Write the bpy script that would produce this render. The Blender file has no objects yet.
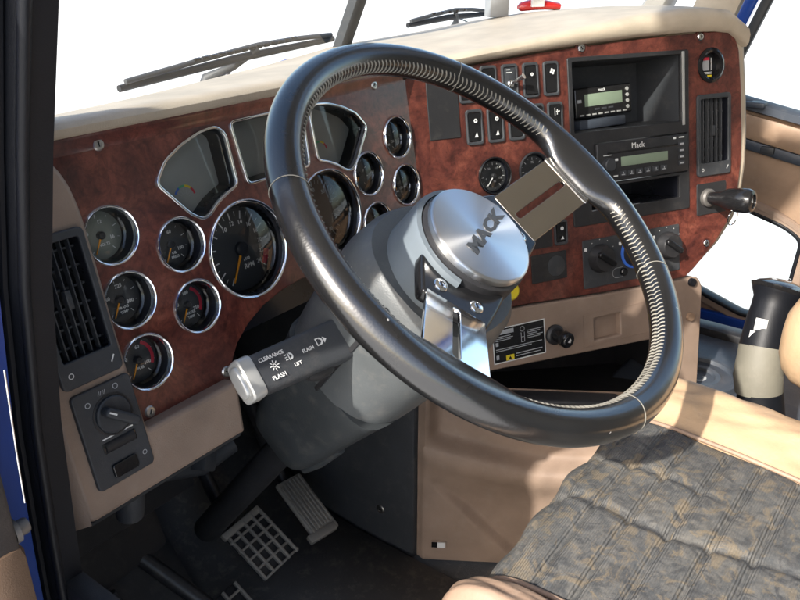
import bpy, bmesh, math, random
from mathutils import Vector as V, Matrix
random.seed(7)
R = math.radians
sc = bpy.context.scene
col = sc.collection
# ------------------------------------------------------------------ camera
OFF = V((0, 0, 1.0))                      # coordinates below are relative to the camera; cab floor = world z 0
YAW, PITCH = R(53.146), R(24.62)
cd = bpy.data.cameras.new('camera'); cam = bpy.data.objects.new('camera', cd); col.objects.link(cam)
cd.sensor_width = 36; cd.lens = 36 * 785.2 / 800; cd.clip_start = 0.02; cd.clip_end = 2000
cam.location = OFF; cam.rotation_euler = (R(90) - PITCH, 0, -YAW)
sc.camera = cam
# ------------------------------------------------------------------ sky, sun, exposure
SUN = V((-0.83, 0.0, 0.56)).normalized()          # direction towards the sun
w = bpy.data.worlds.new('World'); sc.world = w; w.use_nodes = True
nt = w.node_tree; bg = nt.nodes['Background']
sky = nt.nodes.new('ShaderNodeTexSky'); sky.sky_type = 'NISHITA'; sky.sun_disc = False
sky.sun_elevation = math.asin(SUN.z); sky.sun_rotation = math.atan2(SUN.x, SUN.y)
sky.air_density = 1.0; sky.dust_density = 2.0; sky.ozone_density = 1.0
nt.links.new(sky.outputs[0], bg.inputs[0]); bg.inputs[1].default_value = 0.15
ld = bpy.data.lights.new('sun', 'SUN'); ld.energy = 3.2; ld.angle = R(1.0); ld.color = (1.0, 0.95, 0.87)
sun = bpy.data.objects.new('sun', ld); col.objects.link(sun)
sun.rotation_euler = SUN.to_track_quat('Z', 'Y').to_euler(); sun.location = OFF + SUN * 6
sc.view_settings.view_transform = 'Standard'; sc.view_settings.look = 'None'
sc.view_settings.exposure = 1.35; sc.view_settings.gamma = 1; sc.view_settings.use_curve_mapping = False
sc.render.engine = 'CYCLES'
sc.cycles.max_bounces = 10; sc.cycles.diffuse_bounces = 5; sc.cycles.transparent_max_bounces = 12
sc.cycles.caustics_reflective = False; sc.cycles.caustics_refractive = False

# ------------------------------------------------------------------ materials
MATS = {}
def nodes_of(name):
    m = bpy.data.materials.new(name); m.use_nodes = True; MATS[name] = m
    return m, m.node_tree.nodes, m.node_tree.links, m.node_tree.nodes['Principled BSDF']
def coords(N, L, scale=(1, 1, 1), rot=(0, 0, 0)):
    tc = N.new('ShaderNodeTexCoord'); mp = N.new('ShaderNodeMapping')
    mp.inputs['Scale'].default_value = scale; mp.inputs['Rotation'].default_value = rot
    L.new(tc.outputs['Object'], mp.inputs[0]); return mp.outputs[0]
def noise(N, L, vec, scale, detail=4, rough=.55, dist=0):
    n = N.new('ShaderNodeTexNoise'); n.inputs['Scale'].default_value = scale; n.inputs['Detail'].default_value = detail
    n.inputs['Roughness'].default_value = rough; n.inputs['Distortion'].default_value = dist
    L.new(vec, n.inputs['Vector']); return n.outputs['Fac']
def ramp(N, L, fac, stops, interp='LINEAR'):
    r = N.new('ShaderNodeValToRGB'); r.color_ramp.interpolation = interp
    e = r.color_ramp.elements
    while len(e) < len(stops): e.new(0.5)
    for k, (p, c) in enumerate(stops):
        e[k].position = p; e[k].color = (*c, 1) if len(c) == 3 else c
    L.new(fac, r.inputs[0]); return r.outputs[0]
def mix(N, L, fac, a, b, mode='MIX'):
    m = N.new('ShaderNodeMix'); m.data_type = 'RGBA'; m.blend_type = mode
    for i, s in ((0, fac), (6, a), (7, b)):
        if hasattr(s, 'links'): L.new(s, m.inputs[i])
        else: m.inputs[i].default_value = s if i == 0 else (*s, 1)
    return m.outputs[2]
def bump(N, L, P, h, strength=.3, dist=.001):
    b = N.new('ShaderNodeBump'); b.inputs['Strength'].default_value = strength; b.inputs['Distance'].default_value = dist
    L.new(h, b.inputs['Height']); L.new(b.outputs[0], P.inputs['Normal']); return b
def plain(name, c, rough=.5, metal=0, coat=0, var=.12, grain=0, gscale=900, dust=0, spec=.5):
    """base colour with slight mottling, optional fine moulded grain and dust"""
    m, N, L, P = nodes_of(name); vec = coords(N, L)
    f = noise(N, L, vec, 14, 5)
    cc = ramp(N, L, f, [(.3, tuple(x * (1 - var) for x in c)), (.7, tuple(min(1, x * (1 + var)) for x in c))])
    if dust:
        f2 = noise(N, L, vec, 45, 8, .7)
        d = ramp(N, L, f2, [(.52, (0, 0, 0)), (.75, (dust, dust, dust))])
        cc = mix(N, L, d, cc, (.42, .37, .31))
    L.new(cc, P.inputs['Base Color'])
    rr = N.new('ShaderNodeMapRange'); rr.inputs['To Min'].default_value = max(.02, rough - .07); rr.inputs['To Max'].default_value = min(1, rough + .09)
    L.new(noise(N, L, vec, 30, 6, .65), rr.inputs[0]); L.new(rr.outputs[0], P.inputs['Roughness'])
    P.inputs['Metallic'].default_value = metal; P.inputs['Coat Weight'].default_value = coat; P.inputs['Coat Roughness'].default_value = .08
    P.inputs['Specular IOR Level'].default_value = spec
    if grain: bump(N, L, P, noise(N, L, vec, gscale, 2), grain, .0006)
    return m
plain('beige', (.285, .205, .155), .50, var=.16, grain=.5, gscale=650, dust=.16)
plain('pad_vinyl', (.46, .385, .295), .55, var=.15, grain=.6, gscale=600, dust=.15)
plain('door_vinyl', (.31, .205, .135), .52, var=.18, grain=.5, gscale=600, dust=.12)
plain('brown_trim', (.11, .068, .042), .55, grain=.4)
plain('headliner', (.48, .45, .40), .9)
plain('black_plastic', (.022, .022, .024), .42, grain=.3, dust=.06)
plain('charcoal', (.040, .043, .048), .5, grain=.45, dust=.08)
plain('gloss_black', (.012, .012, .013), .16)
plain('well_black', (.010, .011, .016), .28)
plain('dial_black', (.034, .036, .038), .5)
plain('dial_green_reflection', (.20, .215, .18), .5)  # pale green lens reflection put into the dial colour
plain('dial_brown_reflection', (.075, .042, .026), .45)  # dial coloured brown in place of what its lens mirrors
plain('screen', (.36, .37, .34), .3)  # grey lightened to carry the bright reflection on the display lens
plain('lcd', (.22, .28, .20), .3)
plain('white_print', (.72, .72, .70), .6)
plain('grey_print', (.40, .41, .42), .6)
plain('engraved', (.10, .10, .10), .4, metal=.6)
plain('red_print', (.62, .03, .06), .5)
plain('orange_print', (.95, .36, .02), .45)
plain('yellow_print', (.80, .62, .03), .5)
plain('green_print', (.10, .45, .22), .5)
plain('blue_print', (.05, .16, .62), .4)
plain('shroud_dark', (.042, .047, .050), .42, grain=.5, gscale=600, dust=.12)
plain('shroud', (.088, .096, .100), .42, grain=.35, gscale=700, dust=.15)
plain('hub_grey', (.14, .165, .185), .38, grain=.2)
plain('chrome', (.86, .87, .88), .045, metal=1, var=.02)
plain('dull_steel', (.16, .15, .14), .5, metal=.4)
plain('steel', (.58, .56, .53), .3, metal=1, var=.05)
plain('silver_plastic', (.50, .50, .48), .3, metal=.35)
plain('rubber', (.007, .008, .011), .45, grain=.3, spec=.3)
plain('navy_paint', (.008, .045, .26), .35, coat=.15)
plain('blue_paint', (.006, .07, .42), .2, coat=.8)
plain('carpet', (.075, .075, .076), .95, grain=1.0, gscale=400, dust=.25)
plain('floor_mat', (.080, .080, .080), .7, grain=.8, gscale=300, dust=.35)
plain('tray', (.050, .060, .078), .45, grain=.3, dust=.12)
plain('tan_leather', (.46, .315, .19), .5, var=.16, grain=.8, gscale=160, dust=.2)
plain('shaded_leather', (.30, .205, .145), .52, var=.16, grain=.8, gscale=160, dust=.2)  # tan leather again, with the left bolster's shade in its colour
plain('cream_boot', (.19, .178, .14), .6, grain=.4, dust=.15)
plain('pedal_metal', (.27, .25, .22), .5, metal=.3, dust=.7)
plain('ground', (.68, .66, .62), .9)
plain('white_paint', (.78, .78, .77), .3, coat=.4)
plain('red_paint', (.55, .02, .02), .25, coat=.6)
plain('dark_glass', (.16, .17, .18), .08)
plain('thread', (.25, .235, .20), .8, var=.35)

def wood():
    m, N, L, P = nodes_of('burl_wood'); vec = coords(N, L)
    f1 = noise(N, L, vec, 10, 9, .68, 2.2)
    f2 = noise(N, L, vec, 48, 10, .78, 1.8)
    f3 = noise(N, L, vec, 150, 5, .7, .4)
    vo = N.new('ShaderNodeTexVoronoi'); vo.inputs['Scale'].default_value = 40; vo.feature = 'SMOOTH_F1'
    wv = N.new('ShaderNodeVectorMath'); wv.operation = 'ADD'
    nz = N.new('ShaderNodeTexNoise'); nz.inputs['Scale'].default_value = 14; nz.inputs['Detail'].default_value = 4
    L.new(vec, nz.inputs['Vector'])
    sclv = N.new('ShaderNodeVectorMath'); sclv.operation = 'SCALE'; sclv.inputs['Scale'].default_value = .09
    L.new(nz.outputs['Color'], sclv.inputs[0]); L.new(vec, wv.inputs[0]); L.new(sclv.outputs[0], wv.inputs[1]); L.new(wv.outputs[0], vo.inputs['Vector'])
    a = ramp(N, L, f1, [(.26, (.040, .012, .011)), (.42, (.088, .025, .019)), (.56, (.150, .045, .031)), (.72, (.215, .076, .050))])
    b = ramp(N, L, f2, [(.36, (.14, .11, .10)), (.47, (.62, .57, .54)), (.56, (1, 1, 1))])
    c = mix(N, L, .62, a, b, 'MULTIPLY')
    d = ramp(N, L, vo.outputs['Distance'], [(.04, (.30, .24, .22)), (.28, (1, 1, 1))])
    c = mix(N, L, .55, c, d, 'MULTIPLY')
    e = ramp(N, L, f3, [(.35, (.62, .58, .55)), (.65, (1.0, 1.0, 1.0))])
    c = mix(N, L, .6, c, e, 'MULTIPLY')
    c = mix(N, L, .25, c, (1.0, .72, .66), 'SOFT_LIGHT')
    L.new(c, P.inputs['Base Color']); P.inputs['Roughness'].default_value = .34
    P.inputs['Coat Weight'].default_value = .55; P.inputs['Coat Roughness'].default_value = .12
    bump(N, L, P, f3, .08, .0005)
wood()
def leather():
    m, N, L, P = nodes_of('black_leather'); vec = coords(N, L)
    f = noise(N, L, vec, 9, 6, .6)
    base = ramp(N, L, f, [(.3, (.006, .006, .0065)), (.7, (.012, .012, .0125))])
    sp = noise(N, L, vec, 130, 2, .5)
    s2 = ramp(N, L, sp, [(.765, (0, 0, 0)), (.78, (.8, .8, .8))])
    base = mix(N, L, s2, base, (.55, .53, .50))
    L.new(base, P.inputs['Base Color'])
    rr = N.new('ShaderNodeMapRange'); rr.inputs['To Min'].default_value = .16; rr.inputs['To Max'].default_value = .34
    L.new(noise(N, L, vec, 22, 7, .7), rr.inputs[0]); L.new(rr.outputs[0], P.inputs['Roughness'])
    vo = N.new('ShaderNodeTexVoronoi'); vo.inputs['Scale'].default_value = 420; L.new(vec, vo.inputs['Vector'])
    ad = N.new('ShaderNodeMath'); ad.operation = 'ADD'; L.new(vo.outputs['Distance'], ad.inputs[0])
    ml = N.new('ShaderNodeMath'); ml.operation = 'MULTIPLY'; ml.inputs[1].default_value = 3.0
    L.new(noise(N, L, vec, 38, 4, .6), ml.inputs[0]); L.new(ml.outputs[0], ad.inputs[1])
    bump(N, L, P, ad.outputs[0], .10, .0006); P.inputs['Specular IOR Level'].default_value = .8; P.inputs['Coat Weight'].default_value = .5; P.inputs['Coat Roughness'].default_value = .16
leather()
def brushed(name, c, rough, aniso, axis):
    m, N, L, P = nodes_of(name)
    P.inputs['Base Color'].default_value = (*c, 1); P.inputs['Metallic'].default_value = 1
    P.inputs['Roughness'].default_value = rough; P.inputs['Anisotropic'].default_value = aniso; P.inputs['Anisotropic Rotation'].default_value = .25
    if axis:
        t = N.new('ShaderNodeTangent'); t.direction_type = 'RADIAL'; t.axis = axis
        L.new(t.outputs[0], P.inputs['Tangent'])
brushed('brushed_cap', (.80, .80, .80), .30, .92, 'Z')
plain('brushed_spoke', (.54, .49, .42), .13, metal=1, var=.05)
def fabric():
    m, N, L, P = nodes_of('seat_fabric'); vec = coords(N, L)
    n1 = noise(N, L, vec, 40, 6, .68, 1.4); n2 = noise(N, L, coords(N, L, (1.3, .9, 1), (0, 0, .6)), 36, 6, .7, 1.8); n3 = noise(N, L, coords(N, L, (1, 1, 1), (0, 0, 1.9)), 60, 5, .6, 1.0)
    c = ramp(N, L, n3, [(.40, (.095, .097, .097)), (.60, (.150, .145, .135))])
    c = mix(N, L, ramp(N, L, n2, [(.50, (0, 0, 0)), (.58, (.8, .8, .8))]), c, (.062, .063, .066))
    c = mix(N, L, ramp(N, L, n1, [(.52, (0, 0, 0)), (.60, (.75, .75, .75))]), c, (.235, .185, .122))
    f = noise(N, L, vec, 90, 9, .8)
    c = mix(N, L, ramp(N, L, f, [(.46, (0, 0, 0)), (.72, (.45, .45, .45))]), c, (.22, .195, .16))
    g = noise(N, L, vec, 7, 5, .6)
    c = mix(N, L, .6, c, ramp(N, L, g, [(.35, (.55, .60, .68)), (.65, (1.0, .98, .93))]), 'MULTIPLY')
    wv = N.new('ShaderNodeTexWave'); wv.wave_type = 'BANDS'; wv.bands_direction = 'Y'; wv.inputs['Scale'].default_value = 130; wv.inputs['Distortion'].default_value = 1.2
    L.new(vec, wv.inputs['Vector'])
    c = mix(N, L, .5, c, ramp(N, L, wv.outputs['Fac'], [(.1, (.80, .80, .80)), (.7, (1, 1, 1))]), 'MULTIPLY')
    L.new(c, P.inputs['Base Color']); P.inputs['Roughness'].default_value = .85; P.inputs['Sheen Weight'].default_value = .0
    ad = N.new('ShaderNodeMath'); ad.operation = 'ADD'; L.new(wv.outputs['Fac'], ad.inputs[0])
    ml = N.new('ShaderNodeMath'); ml.operation = 'MULTIPLY'; ml.inputs[1].default_value = 4.0; L.new(noise(N, L, vec, 55, 6, .65), ml.inputs[0]); L.new(ml.outputs[0], ad.inputs[1])
    bump(N, L, P, ad.outputs[0], .55, .0018)
fabric()
def glass(name, tint=(1, 1, 1), refl=1.0, base=.0):
    m = bpy.data.materials.new(name); m.use_nodes = True; MATS[name] = m
    N, L = m.node_tree.nodes, m.node_tree.links; N.remove(N['Principled BSDF'])
    t = N.new('ShaderNodeBsdfTransparent'); t.inputs[0].default_value = (*tint, 1)
    g = N.new('ShaderNodeBsdfGlossy'); g.inputs['Roughness'].default_value = .02
    fr = N.new('ShaderNodeFresnel'); fr.inputs[0].default_value = 1.5
    ms = N.new('ShaderNodeMixShader'); L.new(fr.outputs[0], ms.inputs[0]); L.new(t.outputs[0], ms.inputs[1]); L.new(g.outputs[0], ms.inputs[2])
    L.new(ms.outputs[0], N['Material Output'].inputs[0])
glass('clear_glass'); glass('window_glass', (.93, .96, .95))

# ------------------------------------------------------------------ mesh helpers
class Frame:
    """a real plane in the cab: origin, right, up, outward normal"""
    def __init__(s, P, u, v): s.P, s.u, s.v = V(P), V(u).normalized(), V(v).normalized(); s.n = s.u.cross(s.v)
    def w(s, a, b, d=0): return s.P + a * s.u + b * s.v + d * s.n
    def at(s, a, b, d=0, rot=0):
        c, q = math.cos(rot), math.sin(rot); return Frame(s.w(a, b, d), c * s.u + q * s.v, -q * s.u + c * s.v)
    def mat(s): return Matrix((( s.u.x, s.v.x, s.n.x, s.P.x), (s.u.y, s.v.y, s.n.y, s.P.y), (s.u.z, s.v.z, s.n.z, s.P.z), (0, 0, 0, 1)))
WORLD = Frame((0, 0, 0), (1, 0, 0), (0, 1, 0))
LOC = {}
def link(name, me, mat, parent, frame=None, smooth=40):
    """me in frame-local coordinates; the object takes the frame as its placement"""
    o = bpy.data.objects.new(name, me); col.objects.link(o)
    if mat and not me.materials: me.materials.append(MATS[mat])
    M = Matrix.Translation(OFF) @ (frame or WORLD).mat()
    LOC[o.name] = M
    if parent is not None:
        o.parent = parent; o.matrix_basis = LOC[parent.name].inverted() @ M
    else: o.matrix_basis = M
    return o
def mesh(name, vs, fs, smooth=40):
    me = bpy.data.meshes.new(name); me.from_pydata([tuple(v) for v in vs], [], fs); me.validate()
    if smooth and len(me.polygons):
        me.polygons.foreach_set('use_smooth', [True] * len(me.polygons)); me.set_sharp_from_angle(angle=R(smooth))
    return me
def from_bm(name, bm, smooth=40):
    bmesh.ops.recalc_face_normals(bm, faces=bm.faces)
    me = bpy.data.meshes.new(name); bm.to_mesh(me); bm.free()
    if smooth and len(me.polygons):
        me.polygons.foreach_set('use_smooth', [True] * len(me.polygons)); me.set_sharp_from_angle(angle=R(smooth))
    return me
def thing(name, label, cat, loc, group=None):
    o = bpy.data.objects.new(name, None); col.objects.link(o); o.empty_display_size = .05
    M = Matrix.Translation(OFF + V(loc)); o.matrix_basis = M; LOC[o.name] = M
    tag(o, label, cat, group); return o
def tag(o, label=None, cat=None, group=None, kind=None):
    for k, v in (('label', label), ('category', cat), ('group', group), ('kind', kind)):
        if v: o[k] = v
    return o
def box_bm(bm, a0, a1, b0, b1, d0, d1, bev=0, seg=2):
    vs = [bm.verts.new((x, y, z)) for x in (a0, a1) for y in (b0, b1) for z in (d0, d1)]
    fs = [bm.faces.new([vs[i] for i in q]) for q in ((0, 1, 3, 2), (4, 6, 7, 5), (0, 4, 5, 1), (2, 3, 7, 6), (0, 2, 6, 4), (1, 5, 7, 3))]
    if bev:
        es = list({e for f in fs for e in f.edges})
        bmesh.ops.bevel(bm, geom=es, offset=bev, segments=seg, affect='EDGES', profile=.5)
def box(name, mat, parent, fr, a0, a1, b0, b1, d0, d1, bev=.0008, seg=2):
    bm = bmesh.new(); ca, cb, c_d = (a0 + a1) / 2, (b0 + b1) / 2, (d0 + d1) / 2
    box_bm(bm, a0 - ca, a1 - ca, b0 - cb, b1 - cb, d0 - c_d, d1 - c_d, bev, seg)
    return link(name, from_bm(name, bm), mat, parent, fr.at(ca, cb, c_d))
def plate_me(name, outlines, z0, z1, bev=0, res=2):
    """flat plate with holes (first outline = outside), z0..z1 thick"""
    cu = bpy.data.curves.new(name, 'CURVE'); cu.dimensions = '2D'; cu.fill_mode = 'BOTH'
    for o in outlines:
        s = cu.splines.new('POLY'); s.points.add(len(o) - 1)
        for p, q in zip(s.points, o): p.co = (q[0], q[1], 0, 1)
        s.use_cyclic_u = True
    cu.extrude = (z1 - z0) / 2 - bev; cu.bevel_depth = bev; cu.bevel_resolution = res; cu.offset = -bev
    ob = bpy.data.objects.new(name, cu); me = bpy.data.meshes.new_from_object(ob)
    bpy.data.objects.remove(ob); bpy.data.curves.remove(cu)
    me.name = name; me.transform(Matrix.Translation((0, 0, (z0 + z1) / 2)))
    bm = bmesh.new(); bm.from_mesh(me); bmesh.ops.remove_doubles(bm, verts=bm.verts, dist=1e-6); bpy.data.meshes.remove(me)
    me = from_bm(name, bm, 35)
    for p in me.polygons:
        if abs(p.normal.z) > .9995: p.use_smooth = False
    return me
def plate(name, mat, parent, fr, outlines, z0, z1, bev=0): return link(name, plate_me(name, outlines, z0, z1, bev), mat, parent, fr)
def rrect(a0, a1, b0, b1, r, n=5):
    pts = []
    for cx, cy, s in ((a1 - r, b1 - r, 0), (a0 + r, b1 - r, 90), (a0 + r, b0 + r, 180), (a1 - r, b0 + r, 270)):
        for k in range(n + 1):
            t = R(s + 90 * k / n); pts.append((cx + r * math.cos(t), cy + r * math.sin(t)))
    return pts
def circle(cx, cy, r, n=40): return [(cx + r * math.cos(2 * math.pi * k / n), cy + r * math.sin(2 * math.pi * k / n)) for k in range(n)]
def rounded(poly, r, n=5):
    """polygon (ccw) with its corners rounded by radius r (number or list)"""
    out = []; m = len(poly)
    for i in range(m):
        p, a, b = V(poly[i]), V(poly[i - 1]), V(poly[(i + 1) % m])
        rr = r[i] if isinstance(r, (list, tuple)) else r
        if rr <= 0: out.append(tuple(p)); continue
        da, db = (a - p), (b - p); la, lb = da.length, db.length
        t = min(rr, la * .45, lb * .45); A, B = p + da / la * t, p + db / lb * t
        for k in range(n + 1):
            s = k / n; out.append(tuple((1 - s) ** 2 * A + 2 * s * (1 - s) * p + s * s * B))
    return out
def rev_me(name, prof, n=40, smooth=40):
    """revolve (radius, height) profile round local z"""
    vs, fs = [], []; m = len(prof)
    for k in range(n):
        c, s = math.cos(2 * math.pi * k / n), math.sin(2 * math.pi * k / n)
        vs += [(r * c, r * s, h) for r, h in prof]
    for k in range(n):
        k2 = (k + 1) % n
        for i in range(m - 1):
            a, b, c_, d = k * m + i, k2 * m + i, k2 * m + i + 1, k * m + i + 1
            if prof[i][0] < 1e-9: fs.append((a, c_, d))
            elif prof[i + 1][0] < 1e-9: fs.append((a, b, d))
            else: fs.append((a, b, c_, d))
    bm = bmesh.new(); me = bpy.data.meshes.new('t'); me.from_pydata(vs, [], fs); bm.from_mesh(me); bpy.data.meshes.remove(me)
    bmesh.ops.remove_doubles(bm, verts=bm.verts, dist=1e-7); bmesh.ops.dissolve_degenerate(bm, dist=1e-7, edges=bm.edges)
    return from_bm(name, bm, smooth)
def rev(name, mat, parent, fr, prof, n=40): return link(name, rev_me(name, prof, n), mat, parent, fr)
def tube_me(name, pts, rad, n=12, caps=True):
    pts = [V(p) for p in pts]; rad = rad if isinstance(rad, (list, tuple)) else [rad] * len(pts)
    vs, fs = [], []; up = V((0, 0, 1))
    d0 = (pts[1] - pts[0]).normalized(); a = d0.orthogonal().normalized()
    for i, p in enumerate(pts):
        d = (pts[min(i + 1, len(pts) - 1)] - pts[max(i - 1, 0)]).normalized()
        a = (a - a.dot(d) * d).normalized(); b = d.cross(a)
        vs += [p + rad[i] * (math.cos(2 * math.pi * k / n) * a + math.sin(2 * math.pi * k / n) * b) for k in range(n)]
    for i in range(len(pts) - 1):
        for k in range(n): fs.append((i * n + k, i * n + (k + 1) % n, (i + 1) * n + (k + 1) % n, (i + 1) * n + k))
    if caps: fs += [tuple(range(n))[::-1], tuple((len(pts) - 1) * n + k for k in range(n))]
    return mesh(name, vs, fs, 50)
def tube(name, mat, parent, fr, pts, rad, n=12): return link(name, tube_me(name, pts, rad, n), mat, parent, fr)
def loft_me(name, rings, closed=True, caps=True, smooth=45):
    n = len(rings[0]); vs = [p for r in rings for p in r]; fs = []
    for i in range(len(rings) - 1):
        for k in range(n if closed else n - 1):
            fs.append((i * n + k, i * n + (k + 1) % n, (i + 1) * n + (k + 1) % n, (i + 1) * n + k))
    if caps and closed: fs += [tuple(range(n))[::-1], tuple((len(rings) - 1) * n + k for k in range(n))]
    bm = bmesh.new(); me = bpy.data.meshes.new('t'); me.from_pydata([tuple(v) for v in vs], [], fs); bm.from_mesh(me); bpy.data.meshes.remove(me)
    return from_bm(name, bm, smooth)
def superellipse(hw, hh, p=3.0, n=32):
    o = []
    for k in range(n):
        t = 2 * math.pi * k / n; c, s = math.cos(t), math.sin(t)
        o.append((hw * math.copysign(abs(c) ** (2 / p), c), hh * math.copysign(abs(s) ** (2 / p), s)))
    return o
def text_me(body, size, ext=.0002, align='CENTER', bold=0):
    cu = bpy.data.curves.new('t', 'FONT'); cu.body = body; cu.size = size; cu.extrude = ext; cu.resolution_u = 2; cu.offset = bold
    cu.align_x = align; cu.align_y = 'CENTER'
    ob = bpy.data.objects.new('t', cu); me = bpy.data.meshes.new_from_object(ob)
    bpy.data.objects.remove(ob); bpy.data.curves.remove(cu); return me
def text(name, mat, parent, fr, body, size, ext=.0002, align='CENTER'):
    me = text_me(body, size, ext, align); me.name = name; me.materials.clear(); return link(name, me, mat, parent, fr)
class Marks:
    """several flat printed marks gathered into one mesh (the print on one surface)"""
    def __init__(s): s.bm = bmesh.new()
    def add_me(s, me, M):
        me.transform(M); s.bm.from_mesh(me); bpy.data.meshes.remove(me)
    def txt(s, body, size, a, b, rot=0): s.add_me(text_me(body, size, .0001, bold=size * .018), Matrix.Translation((a, b, 0)) @ Matrix.Rotation(rot, 4, 'Z'))
    def poly(s, pts): s.bm.faces.new([s.bm.verts.new((p[0], p[1], 0)) for p in pts])
    def line(s, a, b, wd):
        a, b = V(a), V(b); d = (b - a).normalized(); q = V((-d.y, d.x)) * wd / 2; s.poly([a - q, b - q, b + q, a + q])
    def rect(s, a0, a1, b0, b1): s.poly([(a0, b0), (a1, b0), (a1, b1), (a0, b1)])
    def arc(s, r0, r1, t0, t1, cx=0, cy=0, n=10):
        for k in range(n):
            a, b = R(t0 + (t1 - t0) * k / n), R(t0 + (t1 - t0) * (k + 1) / n)
            s.poly([(cx + r * math.cos(t), cy + r * math.sin(t)) for r, t in ((r0, a), (r1, a), (r1, b), (r0, b))])
    def build(s, name, mat, parent, fr):
        me = bpy.data.meshes.new(name); s.bm.to_mesh(me); s.bm.free(); me.materials.clear(); return link(name, me, mat, parent, fr)
def screw(parent, fr, r=.0055, mat='steel'):
    o = rev('screw', mat, parent, fr, [(0, .0016), (r * .42, .0016), (r * .46, .0024), (r * .8, .0022), (r, .0008), (r, -.002)], 20)
    b = box('slot', 'gloss_black', o, fr.at(0, 0, .0018, .6), -r * .38, r * .38, -r * .09, r * .09, -.0004, .0006, 0); return o

# ------------------------------------------------------------------ the planes of the cab
LEAN = R(12.55)
def vert_frame(P, yaw, lean):
    y = R(yaw); h = V((math.sin(y), math.cos(y), 0))
    return Frame(P, (math.cos(y), -math.sin(y), 0), math.sin(lean) * h + math.cos(lean) * V((0, 0, 1)))
GP = vert_frame((.633, .706, 0), 0, LEAN)                # gauge panel
SP = vert_frame(GP.w(.2697, -.2579), 28, LEAN).at(0, 0, .003)           # centre stack, turned to the driver
VP = GP.at(0, 0, .02)                                    # face of the beige surround at the door end
TW = R(51.4)
WH = Frame((.614, .351, -.241), (1, 0, 0), (0, math.sin(TW), math.cos(TW)))   # steering wheel
FLOOR = -1.0

# ================================================================== SETTING
g = mesh('ground', [(-300, -300, -2.3), (300, -300, -2.3), (300, 300, -2.3), (-300, 300, -2.3)], [(0, 1, 2, 3)], 0)
tag(link('ground', g, 'ground', None), kind='structure', label='pale ground outside the truck')
bm = bmesh.new(); box_bm(bm, .12, 1.98, -1.2, 1.12, -.04, 0, .003)
fl = tag(link('floor', from_bm('floor', bm), 'carpet', None, WORLD.at(0, 0, FLOOR)), kind='structure', label='dark cab floor')

# ================================================================== CAB BODY
cab = thing('truck_cab', 'blue truck cab body with black door seal, windscreen and centre post', 'truck cab', (1.05, 0, FLOOR))
def pipe_rect(name, mat, pts, wv, tv, parent):
    """bar with a rectangular section along pts; wv, tv = half-width vectors"""
    wv, tv = V(wv), V(tv); rings = []
    for p in pts:
        p = V(p); rings.append([p + wv * c[0] + tv * c[1] for c in ((-1, -.7), (-.7, -1), (.7, -1), (1, -.7), (1, .7), (.7, 1), (-.7, 1), (-1, .7))])
    return link(name, loft_me(name, rings), mat, parent)
# roof and rear wall (shade the cab), side walls
box('roof', 'headliner', cab, WORLD, .10, 1.98, -1.2, .42, .88, .92, .01)
hd0 = [(.12, .40, .90), (1.05, .40, .90), (1.98, .40, .90)]; hd1 = [(.12, .37, .505), (1.05, .590, .505), (1.98, .37, .505)]
link('header', loft_me('header', [[a, b, (b[0], b[1] + .03, b[2] - .005), (a[0], a[1] + .03, a[2] + .02)] for a, b in zip(hd0, hd1)]), 'headliner', cab)  # unseen panel, placed to keep sun off the stack's right end
box('rear_wall', 'headliner', cab, WORLD, .10, 1.98, -1.24, -1.2, FLOOR, .88, .005)
box('side_wall', 'headliner', cab, WORLD, .06, .10, -1.2, -.62, FLOOR, .88, .005)
box('side_wall', 'headliner', cab, WORLD, 1.98, 2.02, -1.2, -.55, FLOOR, .88, .005)
box('firewall', 'carpet', cab, WORLD, .12, 1.98, 1.10, 1.14, FLOOR, -.30, .004)
box('cowl_side_sunblock', 'black_plastic', cab, WORLD, .13, .18, .46, 1.14, FLOOR, -.205, .004)  # unseen box, added to stop sun leaking into the footwell
box('plenum_sunblock', 'black_plastic', cab, WORLD, .15, 1.9, .80, 1.10, -.46, -.30, .004)  # added out of view behind the dash to block stray sun
box('sill_trim', 'brown_trim', cab, WORLD, .144, .184, .455, .69, -.60, -.375, .012)
# driver's door opening, front edge: blue jamb, black seal
edge = [(.2, .318, .34), (.2, .328, .12), (.2, .334, -.019), (.2, .363, -.093), (.2, .389, -.168), (.2, .412, -.268), (.2, .424, -.359), (.2, .432, -.437), (.2, .44, -.60), (.2, .44, -.98)]
edge = [(.2, .22, .57), (.2, .26, .48)] + edge
edge = [(1.25 * a, 1.25 * b, 1.25 * c) for a, b, c in edge if c > -.7] + [(.25, .55, -.98)]
def strip(name, mat, o0, o1, x0, x1, bev):
    rings = []
    for p in edge:
        y = p[1]; o1_ = max(o0 + .05, min(o1 if p[2] < .2 else o0 + .11, .76 - .52 * (p[2] + .19) - y))  # unseen depth of the strips shaped to keep sun off the gauges
        rings.append([(x0, y + o0 + bev, p[2]), (x0 , y + o1_, p[2]), (x1, y + o1_, p[2]), (x1, y + o0 + bev, p[2]), (x1 - bev * .5, y + o0, p[2]), (x0 + bev * .5, y + o0, p[2])])
    return link(name, loft_me(name, rings), mat, cab)
strip('door_seal', 'rubber', 0, .0425, .2275, .2555, .006)
strip('seal_lip', 'rubber', .008, .0625, .2215, .2265, .002)
tube('seal_ridge', 'rubber', cab, WORLD, [V(p) + V((-.018, -.001, 0)) for p in edge], .004, 8)
strip('door_jamb', 'navy_paint', .006, .375, .150, .2205, .004)
strip('kick_trim', 'navy_paint', .048, .45, .235, .258, .004)
tube('chrome_strip', 'chrome', cab, WORLD, [(.1840, .431, -.231), (.1840, .4425, -.30), (.1840, .4475, -.3375)], .0007, 8)
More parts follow.
